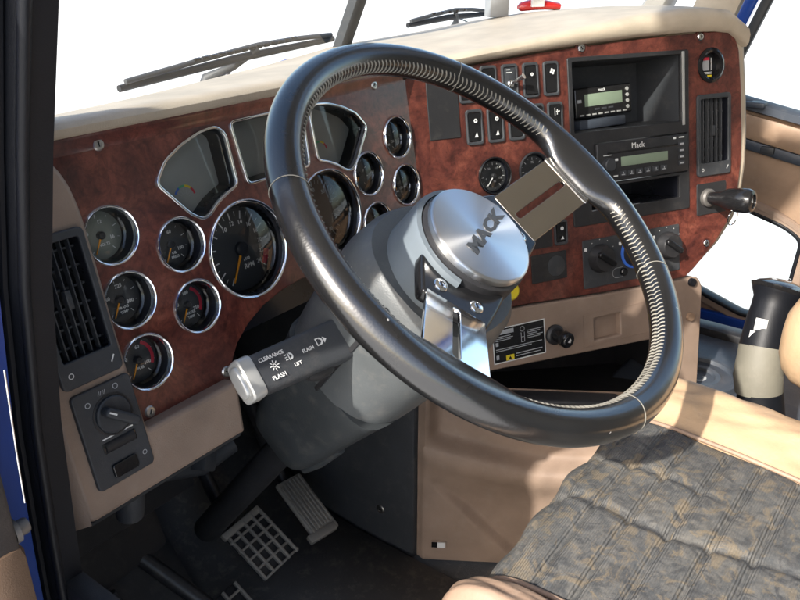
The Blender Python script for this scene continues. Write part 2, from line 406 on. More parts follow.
rev('hinge_bolt', 'dull_steel', cab, Frame((.1835, .470, -.372), (0, 1, 0), (0, 0, 1)), [(0, .008), (.005, .008), (.006, .006), (.006, 0), (.009, 0), (.009, -.004)], 18)
# windscreen: two flat panes meeting at a raked centre post
base = [(.20, .74, -.19), (1.05, .945, -.19), (1.90, .74, -.19)]
rk = V((0, -.36, .69))
for a, b in ((0, 1), (1, 2)):
    A, B = V(base[a]), V(base[b]); me = mesh('windscreen_pane', [A, B, B + rk, A + rk], [(0, 1, 2, 3)], 0)
    link('windscreen_pane', me, 'window_glass', cab)
    sl = tube('windscreen_seal', 'rubber', cab, WORLD, [A + V((0, -.004, 0)), B + V((0, -.004, 0))], .007, 8)
pipe_rect('centre_post', 'charcoal', [V(base[1]) + V((0, -.012, -.02)), V(base[1]) + rk * .5 + V((0, -.012, 0)), V(base[1]) + rk + V((0, -.012, 0))], (.013, 0, 0), (0, .012, 0), cab)
for x, nm in ((.20, 'windscreen_pillar'), (1.90, 'windscreen_pillar')):
    pipe_rect(nm, 'headliner', [V((x, .735, -.25)), V((x, .735, -.19)) + rk], (.035, 0, 0), (0, .03, 0), cab)
# far right pillar seen past the dash: beige trim, blue post, grey seal
pipe_rect('pillar_trim', 'pad_vinyl', [(1.80, .56, -.26), (1.80, .45, .10), (1.80, .20, .62)], (.018, 0, 0), (0, .045, 0), cab)
pipe_rect('blue_post', 'blue_paint', [(1.90, .52, -.24), (1.90, .42, .06), (1.90, .2, .6)], (.012, 0, 0), (0, .017, 0), cab)
pipe_rect('quarter_seal', 'charcoal', [(1.885, .488, -.26), (1.885, .385, .06), (1.885, .16, .6)], (.010, 0, 0), (0, .011, 0), cab)
# cowl outside the windscreen; its white stands in for sun glare
bm = bmesh.new()
cw = [(.2, .80, -.235), (1.05, 1.0, -.235), (1.9, .80, -.235), (1.9, 1.00, -.27), (1.05, 1.20, -.27), (.2, 1.0, -.27)]
me = mesh('cowl', [V(p) + V((0, 0, -.02)) for p in cw] + [V(p) for p in cw], [(6, 7, 10, 11), (7, 8, 9, 10), (0, 5, 4, 1), (1, 4, 3, 2), (0, 1, 7, 6), (1, 2, 8, 7), (2, 3, 9, 8), (3, 4, 10, 9), (4, 5, 11, 10), (5, 0, 6, 11)], 30)
bm.free(); link('cowl', me, 'white_paint', cab)
tube('cowl_edge', 'blue_paint', cab, WORLD, [(.5, .885, -.222), (.75, .942, -.205), (1.02, 1.01, -.19)], .0025, 8)

def wiper(label, p0, p1, pivot, n=14):
    t = thing('windscreen_wiper', label, 'wiper', pivot, 'wipers outside the windscreen')
    p0, p1, pivot = V(p0), V(p1), V(pivot); d = (p1 - p0)
    mid = p0 + d * .58
    tube('blade', 'rubber', t, WORLD, [p0, p0 + d * .5 + V((0, 0, .004)), p1], [.005, .0065, .005], 8)
    tube('blade_frame', 'charcoal', t, WORLD, [p0 + V((0, -.004, .008)) + d * .02, p0 + d * .3 + V((0, -.004, .014)), mid + V((0, -.004, .018)), p0 + d * .8 + V((0, -.004, .014)), p1 + V((0, -.004, .008)) - d * .02], .0040, 8)
    for k in range(n):
        q = p0 + d * (.30 + .5 * k / n); box('spring_link', 'gloss_black', t, Frame(q + V((0, -.006, .016)), d, V((0, -.3, .9)).cross(d).cross(d) * -1), -.006, .006, -.003, .003, -.002, .002, .0005)
    tube('arm', 'charcoal', t, WORLD, [pivot, pivot + V((0, -.01, .02)), (pivot + mid) / 2 + V((0, -.01, .012)), mid + V((0, -.005, .012))], [.010, .009, .006, .005], 8)
    tube('washer_hose', 'gloss_black', t, WORLD, [pivot + V((.03, 0, 0)), pivot + V((.05, -.01, .025)), (pivot + mid) / 2 + V((0, -.012, .02))], .0018, 6)
wiper('long wiper lying across the driver side windscreen base', (.64, .955, -.183), (1.09, .965, -.158), (.82, 1.0, -.215))
wiper('wiper behind the centre of the dash pad on the passenger side', (1.36, 1.0, -.158), (1.60, .965, -.150), (1.52, 1.0, -.19), 5)

# ================================================================== DASHBOARD
dash = thing('dashboard', 'beige truck dashboard faced with glossy reddish burl wood panels', 'dashboard', (.9, .75, FLOOR))
# --- gauge panel (wood) with holes for the gauges and displays
C4 = [(-.2305, -.264), (-.2305, -.330), (-.2305, -.396), (-.156, -.295), (-.156, -.363)]
SMALL = C4 + [(.2290, -.2535), (.2305, -.3205), (.1555, -.2885), (.1555, -.3565)]
TACH, SPEED = (-.0695, -.3255), (.0705, -.3210)
RS, RB = .030, .0570
fanL = [(-.166, -.2285), (-.150, -.2095), (-.126, -.1975), (-.100, -.1895), (-.078, -.187), (-.0675, -.196), (-.0665, -.252), (-.080, -.2555), (-.098, -.2635), (-.112, -.2735), (-.122, -.2755), (-.135, -.267)]
fanL = rounded(fanL[::-1], .006, 3)
fanR = [(-x + .001, y) for x, y in fanL][::-1]
mid = rounded([(-.0555, -.186), (-.0495, -.2545), (.0495, -.2545), (.0555, -.186)], .006, 4)
def seam_u(v): return .2697 - (v + .2579) * .078
gtop, gbot = -.180, -.4585
outl = [(-.268, gbot), (-.135, gbot)]
for k in range(13):
    t = R(200 - 220 * k / 12) if False else R(180 - 180 * k / 12)
    outl.append((.135 * math.cos(t), -.4585 + .075 * math.sin(t)) if k not in (0, 12) else ((-.135, -.452) if k == 0 else (.135, -.452)))
outl += [(.135, gbot), (.284, gbot), (.284, gtop), (-.268, gtop)]
holes = [circle(x, y, RS - .002, 36) for x, y in SMALL] + [circle(*TACH, RB - .002, 56), circle(*SPEED, RB - .002, 56), fanL, fanR, mid]
wp = plate('gauge_panel', 'burl_wood', dash, GP, [outl] + holes, -.004, 0, .0012)
tag(wp, 'dark reddish burl wood panel holding the gauges')
# rolled wood lip along the top edge
lip = [[GP.w(u, gtop + b, d) for b, d in ((-.003, -.003), (-.003, .0006), (.004, .0018), (.009, .0050), (.0125, .0055), (.0125, -.004))] for u in (-.268, -.1, .08, .262)]
link('panel_lip', loft_me('panel_lip', lip), 'burl_wood', wp)
# backing behind the holes
box('backing', 'well_black', wp, GP, -.262, .262, -.43, -.172, -.050, -.046, 0)
for q in ((-.2172, -.1790), (-.2434, -.4455), (-.1417, -.4455), (.1983, -.1790)): screw(wp, GP.at(*q, 0, random.random() * 3), .0062)

# --- gauges
CACHE = {}
def cached(key, fn):
    if key not in CACHE: CACHE[key] = fn()
    return CACHE[key]
def gauge(fr, r, label, dial='dial_black', depth=.020, needle=238, spec=None, bez='chrome', nm='gauge'):
    big = r > .05
    bw = .0042 if big else .0036
    o = link(nm, cached(('bez', r, bez), lambda: rev_me('bezel', [(r - bw, -.006), (r - bw, .0008), (r - bw * .8, .0026), (r - bw * .4, .0034), (r - .0006, .0024), (r, .0006), (r, -.003)], 64 if big else 48)), bez, dash, fr)
    o['label'] = label
    rd = r - bw - (.006 if big else .0035)
    link('well', cached(('well', r, depth), lambda: rev_me('well', [(r - bw + .0002, -.002), (r - bw - .0008, -.006), (rd + .001, -depth + .001), (rd + .001, -depth - .004)], 48)), 'well_black', o, fr)
    link('dial', cached(('dial', r, dial), lambda: rev_me('dial', [(0, 0), (rd * .5, 0), (rd + .0015, 0), (rd + .0015, -.002)], 40)), dial, o, fr.at(0, 0, -depth))
    f2 = fr.at(0, 0, -depth + .0005)
    spec = spec or {}
    m = Marks()
    t0, t1 = spec.get('sweep', (232, -52))
    nn = spec.get('ticks', 13)
    for k in range(nn):
        t = R(t0 + (t1 - t0) * k / (nn - 1)); maj = k % spec.get('major', 3) == 0
        r1, r0 = rd * .93, rd * (.74 if maj else .83)
        m.line((r0 * math.cos(t), r0 * math.sin(t)), (r1 * math.cos(t), r1 * math.sin(t)), rd * (.035 if maj else .018))
    for s, ang in spec.get('nums', []):
        t = R(ang); q = spec.get('nr', .58); m.txt(s, rd * spec.get('ns', .23), rd * q * math.cos(t), rd * q * math.sin(t))
    for s, a, b, sz in spec.get('txt', []): m.txt(s, rd * sz, rd * a, rd * b)
    m.build('dial_marks', spec.get('ink', 'white_print'), o, f2)
    if 'red' in spec:
        m = Marks(); m.arc(rd * .74, rd * .90, *spec['red']); m.build('red_band', 'red_print', o, f2.at(0, 0, .0003))
    if needle is not None:
        t = R(needle); ca, sa = math.cos(t), math.sin(t); nf = fr.at(0, 0, -depth + .003, t)
        m = plate_me('needle', [[(-rd * .1, -rd * .035), (rd * .86, -rd * .018), (rd * .86, rd * .018), (-rd * .1, rd * .035)]], -.0005, .0005)
        link('needle', m, spec.get('nm', 'orange_print'), o, nf)
        link('needle_cap', cached(('cap', r), lambda: rev_me('needle_cap', [(0, .003), (rd * .13, .003), (rd * .17, .002), (rd * .18, -.0025)], 20)), 'black_plastic', o, fr.at(0, 0, -depth + .003))
    link('lens', cached(('lens', r), lambda: rev_me('lens', [((r - bw - .001) * q / 8, r * .115 * (1 - (q / 8) ** 2)) for q in range(9)], 40, 80)), 'clear_glass', o, fr.at(0, 0, -.0075))
    return o
def sm(nums, txt='', red=None, **k):
    d = dict(nums=nums, txt=[(txt.split('|')[i], .12, -.42 - .2 * i, .17) for i in range(len(txt.split('|')))] if txt else [], ticks=9, major=2)
    if red: d['red'] = red
    d.update(k); return d
gauge(GP.at(*C4[0]), RS, 'top left round gauge with a greenish reflection beside the air vent', 'dial_green_reflection', spec=sm([('8', 160), ('12', 75), ('16', -20)], 'VOLTS'))
gauge(GP.at(*C4[1]), RS, 'middle small gauge beside the left air vent', spec=sm([('150', 165), ('225', 75), ('300', -25)], 'TRANS|TEMP'))
gauge(GP.at(*C4[2]), RS, 'lowest small gauge with a red band beside the headlight switch', spec=sm([('30', 160), ('60', 70), ('100', -30)], 'FUEL', red=(60, -30)))
gauge(GP.at(*C4[3]), RS, 'small gauge just left of the tachometer, upper of two', spec=sm([('0', 170), ('60', 80), ('100', -30)], 'OIL|PRESS'))
gauge(GP.at(*C4[4]), RS, 'small gauge with a red band below left of the tachometer', spec=sm([('100', 165), ('180', 80), ('250', -30)], 'WATER|TEMP', red=(60, -35)))
gauge(GP.at(*SMALL[5]), RS, 'topmost small gauge by the panel seam right of the speedometer', spec=sm([('0', 170), ('75', 80), ('150', -30)], 'AIR'))
gauge(GP.at(*SMALL[6]), RS, 'small gauge by the panel seam, below the topmost one', spec=sm([('0', 170), ('75', 80), ('150', -30)], 'AIR', red=(190, 150)))
gauge(GP.at(*SMALL[7]), RS, 'small gauge directly right of the speedometer', spec=sm([('E', 170), ('1/2', 90), ('F', 10)], ''))
gauge(GP.at(*SMALL[8]), RS, 'small brownish gauge half hidden behind the steering wheel hub', 'dial_brown_reflection', spec=sm([('0', 170), ('60', 80), ('100', -30)], ''))
gauge(GP.at(*TACH), RB, 'large tachometer marked RPM with an orange needle', depth=.016, needle=238,
      spec=dict(ticks=25, major=2, sweep=(238, -42), ns=.15, nr=.66, nums=[(str(n), 238 - 280 * n / 24.0) for n in range(10, 25, 2)], txt=[('RPM', .16, -.46, .17), ('x100', .12, -.28, .10)], red=(-15, -42)))
gauge(GP.at(*SPEED), RB, 'large speedometer partly hidden behind the steering wheel rim', 'dial_brown_reflection', depth=.024, needle=None,
      spec=dict(ticks=33, major=4, sweep=(232, -52), ns=.15, nr=.66, ink='grey_print', nums=[(str(n), 232 - 284 * n / 80.0) for n in range(10, 90, 10)], txt=[('MPH', 0, -.40, .14)]))
# --- displays
def ring_from(poly, wd):
    """slightly grown copy of a closed polygon"""
    out = []; m = len(poly)
    for i in range(m):
        a, b = V(poly[i - 1]), V(poly[(i + 1) % m]); d = (b - a).normalized(); out.append((poly[i][0] + d.y * wd, poly[i][1] - d.x * wd))
    return out
def area(p): return sum(p[i - 1][0] * p[i][1] - p[i][0] * p[i - 1][1] for i in range(len(p)))
def display(poly, label, fan=None):
    if area(poly) < 0: poly = poly[::-1]
    o = plate('display', 'chrome', dash, GP, [ring_from(poly, .0026), ring_from(poly, -.0006)], -.002, .0026, .0010); o['label'] = label
    inn = ring_from(poly, -.0004); n = len(inn)
    vs = [(x, y, -.001) for x, y in inn] + [(x, y, -.026) for x, y in ring_from(poly, -.003)]
    link('well', mesh('well', vs, [(i, (i + 1) % n, n + (i + 1) % n, n + i) for i in range(n)], 60), 'well_black', o, GP)
    plate('screen', 'screen', o, GP, [ring_from(poly, .002)], -.030, -.0255)
    if fan:
        for k, c in enumerate(('blue_print', 'green_print', 'yellow_print', 'red_print')):
            m = Marks(); m.arc(.012, .0145, 150 - 35 * k, 115 - 35 * k, n=4); m.build('scale_arc', c, o, GP.at(*fan, -.0251))
        m = Marks()
        for k in range(7): t = R(165 - 25 * k); m.line((.005 * math.cos(t), .005 * math.sin(t)), (.011 * math.cos(t), .011 * math.sin(t)), .0007)
        m.build('display_marks', 'grey_print', o, GP.at(*fan, -.0251))
    ip = ring_from(poly, -.0008)
    link('lens', mesh('lens', [(x, y, 0) for x, y in ip], [tuple(range(len(ip)))], 0), 'clear_glass', o, GP.at(0, 0, -.0045))
display(fanL, 'fan-shaped display above left of the tachometer', (-.118, -.254))
display(fanR, 'fan-shaped display behind the steering wheel rim', (.10, -.247))
display(mid, 'rectangular display between the two fan-shaped displays')

# --- beige surround at the door end (L-shape) and its side
sur = [(-.345, -.512), (-.150, -.512), (-.144, -.4525), (-.2615, -.4525), (-.2640, -.36), (-.2625, -.235), (-.2665, -.205), (-.277, -.182), (-.30, -.172), (-.345, -.172)]
VL = [rrect(-.3275, -.2735, -.372, -.250, .004)]
sp_ = plate('dash_surround', 'beige', dash, VP, [rounded(sur, [.01, .004, .004, .006, .02, .02, .02, .015, .01, .01], 4), rrect(-.3265, -.2745, -.3595, -.2490, .003)], -.040, 0, .005)
rings = []
for v in (-.512, -.40, -.30, -.172):
    rings.append([VP.w(-.3435, v, 0), VP.w(-.356, v, -.008), VP.w(-.362, v, -.03), VP.w(-.364, v, -.30), VP.w(-.350, v, -.30), VP.w(-.3435, v, -.03)])
link('dash_side', loft_me('dash_side', rings), 'beige', dash)
rings = [[VP.w(u, -.5105, -.001), VP.w(u, -.516, -.006), VP.w(u, -.518, -.018), VP.w(u, -.520, -.16), VP.w(u, -.512, -.16), VP.w(u, -.508, -.02)] for u in (-.343, -.25, -.155)]
link('dash_underside', loft_me('dash_underside', rings), 'charcoal', dash)
# --- air vents
def vent(fr, a0, a1, b0, b1, gb0, label, nv, nh, frame_mat='charcoal'):
    ga0, ga1, gb1 = a0 + .0075, a1 - .0065, b1 - .008
    o = plate('air_vent', frame_mat, dash, fr, [rrect(a0, a1, b0, b1, .006), rrect(ga0, ga1, gb0, gb1, .002)], -.001, .0045, .0015); o['label'] = label
    n = 4; p = [(ga0, gb0), (ga1, gb0), (ga1, gb1), (ga0, gb1)]
    vs = [(x, y, .001) for x, y in p] + [(x, y, -.035) for x, y in p]
    link('duct', mesh('duct', vs, [(i, (i + 1) % 4, 4 + (i + 1) % 4, 4 + i) for i in range(4)] + [(4, 5, 6, 7)], 0), 'well_black', o, fr)
    for k in range(nv):
        a = ga0 + (ga1 - ga0) * (k + 1) / (nv + 1)
        box('vane', 'charcoal', o, fr, a - .0007, a + .0007, gb0, gb1, -.008, -.0005, .0004, 1)
    for k in range(nh):
        b = gb0 + (gb1 - gb0) * (k + .5) / nh
        box('slat', 'charcoal', o, fr, ga0, ga1, b - .0012, b + .0012, -.022, -.0085, .0004, 1)
    ca, cb = (ga0 + ga1) / 2, (gb0 + gb1) / 2
    box('vane_tab', 'charcoal', o, fr, ca - .003, ca + .003, cb - .009, cb + .009, -.006, .0025, .0015)
    # thumbwheel under the grille
    wb = (b0 + gb0) / 2
    t = tube('thumbwheel', 'gloss_black', o, fr, [(ga0 + .010, wb, -.003), (ga1 - .010, wb, -.003)], .0075, 24)
    m = Marks(); m.arc(.0020, .0028, 0, 360, ga0 + .003, wb, 14); m.poly([(ga1 - .005, wb - .002), (ga1 - .001, wb + .004), (ga1, wb + .003), (ga1 - .004, wb - .003)])
    m.build('vent_marks', 'white_print', o, fr.at(0, 0, .0047))
vent(VP, -.3315, -.2690, -.382, -.2435, -.357, 'black air vent in the beige surround at the left end', 5, 6)

# --- headlight switch panel
hs = plate('headlight_switch', 'charcoal', dash, VP, [rrect(-.3285, -.2665, -.4855, -.3885, .005)], -.001, .0045, .0015)
kn = VP.at(-.294, -.4195, .0045)
rev('dial_recess', 'black_plastic', hs, kn, [(.0205, -.001), (.0205, .0006), (.0190, .0008), (.0188, -.0005), (0, -.0005)], 40)
rev('knob', 'charcoal', hs, kn, [(.0180, 0), (.0178, .003), (.0165, .0042), (0, .0046)], 36)
kk = kn.at(0, 0, .004, R(-38))
gripb = plate('knob_grip', 'charcoal', hs, kk, [rrect(-.0165, .0215, -.0048, .0048, .0045)], 0, .0125, .003)
box('pointer', 'white_print', gripb, kk, -.014, -.006, -.0008, .0008, .0122, .0128, 0)
m = Marks(); m.arc(.0020, .0028, 0, 360, -.021, .018, 14); m.arc(.0020, .0028, 0, 360, .010, .0245, 14)
for k in range(4): m.line((-.009 + .002 * k, .022), (-.007 + .002 * k, .026), .0006)
m.arc(.0018, .0025, 0, 360, .0195, -.0505, 14)
m.build('switch_marks', 'grey_print', hs, kn.at(0, 0, .0004))
box('wheel_slot', 'gloss_black', hs, VP, -.3135, -.2775, -.4535, -.4425, .0035, .0052, .001)
tube('dimmer_wheel', 'black_plastic', hs, VP, [(-.311, -.448, .002), (-.280, -.448, .002)], .0060, 20)
m = Marks(); m.rect(-.3115, -.2785, -.4395, -.4382); m.build('dimmer_mark', 'white_print', hs, VP.at(0, 0, .0048))
plate('button', 'gloss_black', hs, VP, [rrect(-.311, -.284, -.4795, -.4655, .003)], .0035, .0075, .0015)
# --- top pad
def vtop(u): return .082 + .125 * u - .105 * u * u
ST = [(GP, u, -.1685, B) for u, B in ((-.49, (.14, .725, -.172)), (-.30, (.33, .771, -.172)), (-.2, (.43, .795, -.172)), (-.1, (.53, .819, -.172)), (0, (.633, .844, -.172)), (.1, (.74, .87, -.172)), (.2, (.85, .896, -.172)), (.25, (.96, .92, -.170)))]
ST += [(SP, u, vtop(u) - .001, B) for u, B in ((.012, (1.06, .935, -.165)), (.06, (1.12, .92, -.161)), (.12, (1.18, .90, -.157)), (.2, (1.25, .88, -.152)), (.3, (1.34, .84, -.140)), (.4, (1.44, .78, -.128)), (.5, (1.53, .71, -.122)), (.56, (1.57, .66, -.122)), (.595, (1.58, .60, -.130)), (.632, (1.58, .55, -.150)))]
def sstep0(a, b, x): t = max(0, min(1, (x - a) / (b - a))); return t * t * (3 - 2 * t)
rings = []
for fr, u, v, B in ST:
    B = V(B); drop = .0 if u < .56 or fr is GP else (.002 if u < .58 else (.006 if u < .60 else .030))
    pk = 1 + (1.0 * sstep0(.15, .5, u) if fr is SP else 0)
    prof = [fr.w(u, v - drop + a * pk, b) for a, b in ((.0, -.012), (.0, .004), (.003, .0095), (.009, .0125), (.014, .0105), (.018, .002), (.0200, -.014))]
    last = prof[-1]; B2 = B + V((0, 0, -.10))
    prof += [last.lerp(B, t) + V((0, 0, .004 * math.sin(math.pi * t))) for t in (.2, .4, .6, .8, 1)] + [B2, prof[0] + V((0, .03, -.03))]
    rings.append(prof)
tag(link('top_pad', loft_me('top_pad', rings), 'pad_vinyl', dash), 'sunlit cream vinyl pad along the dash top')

# --- centre stack: beige housing, wood face
wood_o = [(.0025, -.2785), (.16, -.2785), (.32, -.286), (.495, -.2905), (.515, -.279), (.568, -.237), (.600, -.200), (.6165, -.165), (.626, -.105), (.6275, -.05), (.6255, .02), (.6200, .085), (.607, .112), (.585, .1165)]
wood_o += [(u, vtop(u) - .004) for u in (.5, .4, .3, .2, .1, .05)] + [(-.0110, .0775)]
hs_o = [(-.002, -.272), (.16, -.272), (.32, -.279), (.50, -.2845), (.526, -.281), (.582, -.243), (.618, -.205), (.637, -.168), (.648, -.105), (.650, -.05), (.648, .022), (.642, .096), (.624, .126), (.590, .130), (.45, .114), (.3, .108), (.1, .090), (-.002, .076)]
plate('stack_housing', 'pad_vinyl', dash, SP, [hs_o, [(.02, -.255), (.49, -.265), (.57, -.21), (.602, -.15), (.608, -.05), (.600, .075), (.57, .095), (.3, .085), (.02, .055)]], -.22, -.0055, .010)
RG = .0285
st = plate('stack_panel', 'burl_wood', dash, SP, [rounded(wood_o, .006, 3), rrect(.2665, .5025, -.168, .088, .003), rrect(.526, .5945, -.1025, .0125, .002), circle(.125, -.072, RG - .002, 32), circle(.196, -.072, RG - .002, 32), circle(.555, .0625, RG - .002, 32)], -.005, 0, .0015)
tag(st, 'orange-red burl wood face of the centre stack')
for q in ((.2923, .1035), (.5332, .109), (.5445, -.238)): 
    rev('screw_cup', 'burl_wood', st, SP.at(*q), [(.0075, .0012), (.0105, .0006), (.0112, -.001)], 24); screw(st, SP.at(*q, 0, random.random() * 3), .0066, 'chrome')
# blank plate and rocker switches
plate('blank_plate', 'black_plastic', dash, SP, [rrect(.0215, .0715, -.0105, .074, .002)], -.001, .0015, .0008)
def rocker(u, v, label, tilt, icon, hh=.0255, hw=.0138, toggle=False):
    fr = SP.at(u, v)
    o = plate('rocker_switch', 'charcoal', dash, fr, [rrect(-hw, hw, -hh, hh, .0048), rrect(-hw + .0032, hw - .0032, -hh + .0045, hh - .0045, .003)], -.001, .0036, .0012); o['label'] = label
    a, b = hw - .0036, hh - .005
    vs = [(x, y, z) for x in (-a, a) for y, z in ((-b, .0015 + max(0, -tilt)), (-b * .1, .0026), (b * .1, .0026), (b, .0015 + max(0, tilt)), (b, -.002), (-b, -.002))]
    n = 6; fs = [(i, (i + 1) % n, n + (i + 1) % n, n + i) for i in range(n)] + [tuple(range(n))[::-1], tuple(range(n, 2 * n))]
    bm = bmesh.new(); me = bpy.data.meshes.new('t'); me.from_pydata(vs, [], fs); bm.from_mesh(me); bpy.data.meshes.remove(me)
    bmesh.ops.bevel(bm, geom=list(bm.edges), offset=.0007, segments=2, affect='EDGES')
    if not toggle: link('rocker', from_bm('rocker', bm), 'gloss_black', o, fr)
    else:
        bm.free(); box('switch_plate', 'charcoal', o, fr, -a, a, -b, b, -.001, .002, .0006)
        rev('collar', 'chrome', o, fr.at(0, -.003, .002), [(.0058, 0), (.0058, .003), (.0042, .0045), (0, .0045)], 18)
        tube('lever', 'chrome', o, fr, [(0, -.003, .004), (.006, .002, .016), (.010, .006, .024)], [.0022, .0030, .0044], 12)
    m = Marks()
    if icon == 'fan':
        for k in range(4): t = R(90 * k + 20); m.arc(0.0003, .0021, 0, 359, .0028 * math.cos(t), b * .5 + .0028 * math.sin(t), 8)
    elif icon == 'bars':
        for k in range(2): m.rect(-.006, .004 - .003 * k, b * .62 + .004 * k, b * .62 + .0012 + .004 * k)
    elif icon == 'f': m.line((-.003, b * .25), (-.003, b * .8), .0012); m.rect(-.001, .006, b * .5, b * .5 + .0015); m.line((.001, b * .3), (.0015, b * .7), .0012)
    elif icon == 'lamp': m.arc(.001, .0032, 0, 359, 0, b * .45, 10); m.poly([(-.003, -b * .7), (.003, -b * .7), (.001, -b * .35)])
    else: m.arc(.0008, .0026, 0, 359, 0, b * .4, 10)
    m.build('icon', 'white_print', o, fr.at(0, 0, .0058 if icon != 'bars' else .0024))
    return o
R1 = [(.087, 'dot'), (.1235, 'dot'), (.160, 'bars'), (.1965, 'none'), (.233, 'fan')]
N1 = ['first', 'second', 'toggle-lever', 'plain black', 'fan-marked']
for (u, ic), nm in zip(R1, N1):
    rocker(u, .062, {'first': 'switch of the upper row nearest the blank plate', 'second': 'second switch of the upper row from the blank plate', 'toggle-lever': 'upper row switch with a chrome toggle lever', 'plain black': 'upper row plain glossy rocker beside the toggle', 'fan-marked': 'upper row rocker with a white fan mark'}[nm], .003 if nm != 'plain black' else -.004, ic, toggle=(ic == 'bars'))
for k, u in enumerate((.095, .131, .167, .203, .2375)):
    rocker(u, .002, 'lower row rocker, number %s from the blank plate' % ('one', 'two', 'three', 'four', 'five')[k], .004, ('lamp', 'lamp', 'dot', 'dot', 'f')[k])
gauge(SP.at(.125, -.072), RG, 'black round pressure gauge on the wood above the hub', depth=.006, needle=232, bez='gloss_black', spec=sm([('0', 200), ('50', 120), ('100', 60), ('150', -20)], 'PSI', nm='white_print', ticks=13, major=2, ns=.2))
gauge(SP.at(.196, -.072), RG, 'second round gauge behind the spoke, mostly hidden', depth=.006, needle=232, bez='charcoal', spec=sm([('0', 200), ('75', 90), ('150', -20)], '', nm='white_print', ticks=13, major=2))
# air filter restriction indicator
fr = SP.at(.555, .0625)
o = rev('filter_indicator', 'gloss_black', dash, fr, [(0, -.006), (.0195, -.006), (.0205, .003), (.024, .005), (.0285, .003), (.0285, -.003)], 48)
m = Marks(); m.rect(-.012, .003, -.008, .010); m.build('scale_card', 'grey_print', o, fr.at(0, 0, -.0055))
m = Marks(); m.rect(-.012, .003, .0085, .013); m.build('red_zone', 'red_print', o, fr.at(0, 0, -.0052))
m = Marks(); m.rect(-.003, .0065, -.0185, -.0155); m.build('reset_mark', 'yellow_print', o, fr.at(0, 0, .0052 - .009))
m = Marks(); m.rect(.006, .0075, -.008, .012); [m.rect(-.010, .008, -.0115 - .0022 * k, -.0105 - .0022 * k) for k in range(2)]; m.build('scale_lines', 'white_print', o, fr.at(0, 0, -.0050))
vent(SP, .5225, .5980, -.1205, .0160, -.0985, 'tall black air vent at the right end of the stack', 5, 7)
# radio surround with cubby
rb = plate('radio_surround', 'black_plastic', dash, SP, [rrect(.2640, .5055, -.1705, .0905, .004), rrect(.272, .4885, -.0235, .0835, .002), rrect(.3085, .5005, -.1075, -.0425, .002), rrect(.300, .4835, -.1490, -.1125, .002)], -.004, .0022, .001)
def well(name, mat, parent, fr, a0, a1, b0, b1, dep, tap=0):
    p = [(a0, b0), (a1, b0), (a1, b1), (a0, b1)]; q = [(a0 + tap, b0 + tap), (a1 - tap, b0 + tap), (a1 - tap, b1 - tap), (a0 + tap, b1 - tap)]
    vs = [(x, y, -.0035) for x, y in p] + [(x, y, -dep) for x, y in q]
    return link(name, mesh(name, vs, [(i, (i + 1) % 4, 4 + (i + 1) % 4, 4 + i) for i in range(4)] + [(4, 5, 6, 7)], 0), mat, parent, fr)
well('cubby', 'charcoal', rb, SP, .272, .4885, -.0235, .0835, .10, .004)
well('slot', 'well_black', rb, SP, .300, .4835, -.1490, -.1125, .12)
box('lit_edge', 'silver_plastic', rb, SP, .4905, .4960, -.030, .088, .0015, .0035, .0008)  # bright strip in place of light catching the frame edge
# trailer brake handle
hp = plate('brake_valve_plate', 'black_plastic', dash, SP, [rrect(.5225, .5895, -.187, -.133, .003)], -.001, .0015, .0006)
hx = SP.at(.545, -.158, .0015)
rev('valve_collar', 'dull_steel', hp, hx, [(.0155, 0), (.0155, .006), (.0125, .009), (0, .009)], 28)
hd = (SP.n * .75 + SP.u * .28 - SP.v * .06).normalized()
hf = Frame(hx.w(0, 0, .006), hd.orthogonal(), hd.cross(hd.orthogonal()))
hand = rev('brake_handle', 'gloss_black', hp, hf, [(0, 0), (.010, 0), (.0115, .012), (.0130, .020), (.0185, .032), (.0205, .050), (.0205, .066), (.0175, .073), (.012, .0745), (.0115, .072), (0, .072)], 32)
m = Marks(); m.poly([(-.004, -.004), (.004, -.004), (0, .005)]); m.build('handle_mark', 'white_print', hand, hf.at(0, 0, .0725))
tube('ring', 'chrome', hp, WORLD, [hf.P + hd * .045 + V((0, 0, -.018)) + V((.013 * math.cos(t), -.004 * math.cos(t), -.013 + .013 * math.sin(t))) for t in [2 * math.pi * k / 16 for k in range(17)]], .0011, 6)
# heater controls
hc = plate('heater_panel', 'charcoal', dash, SP, [rrect(.2790, .4815, -.2745, -.1945, .003)], -.001, .002, .0008)
for u, ring, lab in ((.3125, None, 'left'), (.382, 'blue_print', 'mid'), (.4535, None, 'right')):
    f = SP.at(u, -.2275, .002)
    k = rev('heater_knob', 'black_plastic', hc, f, [(.0235, 0), (.0235, .003), (.0215, .006), (.0205, .014), (.0190, .0165), (0, .0165)], 36)
    plate('knob_grip', 'gloss_black', k, f.at(0, 0, 0, R(-35)), [rrect(-.020, .020, -.0048, .0048, .0045)], .012, .0225, .002)
    if ring: rev('colour_ring', ring, k, f, [(.0235, .0005), (.0275, .0005), (.0275, .0020), (.0235, .0028)], 36)
    m = Marks()
    for q in range(5): t = R(150 - 30 * q); m.arc(0, .0009, 0, 360, .031 * math.cos(t), .031 * math.sin(t), 6)
    m.rect(-.031, -.0255, .0155, .0205); m.build('knob_marks', 'white_print', k, f.at(0, 0, .0003))
m = Marks(); m.arc(.0078, .0086, 90, 270, .345, -.2575, 10); m.rect(.345, .358, -.2497, -.2490); m.rect(.345, .358, -.2661, -.2653); m.build('button_outline', 'grey_print', hc, SP.at(0, 0, .0023))
rev('push_button', 'gloss_black', hc, SP.at(.358, -.2575, .002), [(.0066, 0), (.0066, .005), (.005, .0065), (0, .0065)], 20)
rocker(.2378, -.174, 'single rocker above the square blank plate', .003, 'lamp', .0200, .0126)
plate('blank_plate', 'black_plastic', dash, SP, [rrect(.176, .222, -.194, -.150, .002)], -.001, .0015, .0006)
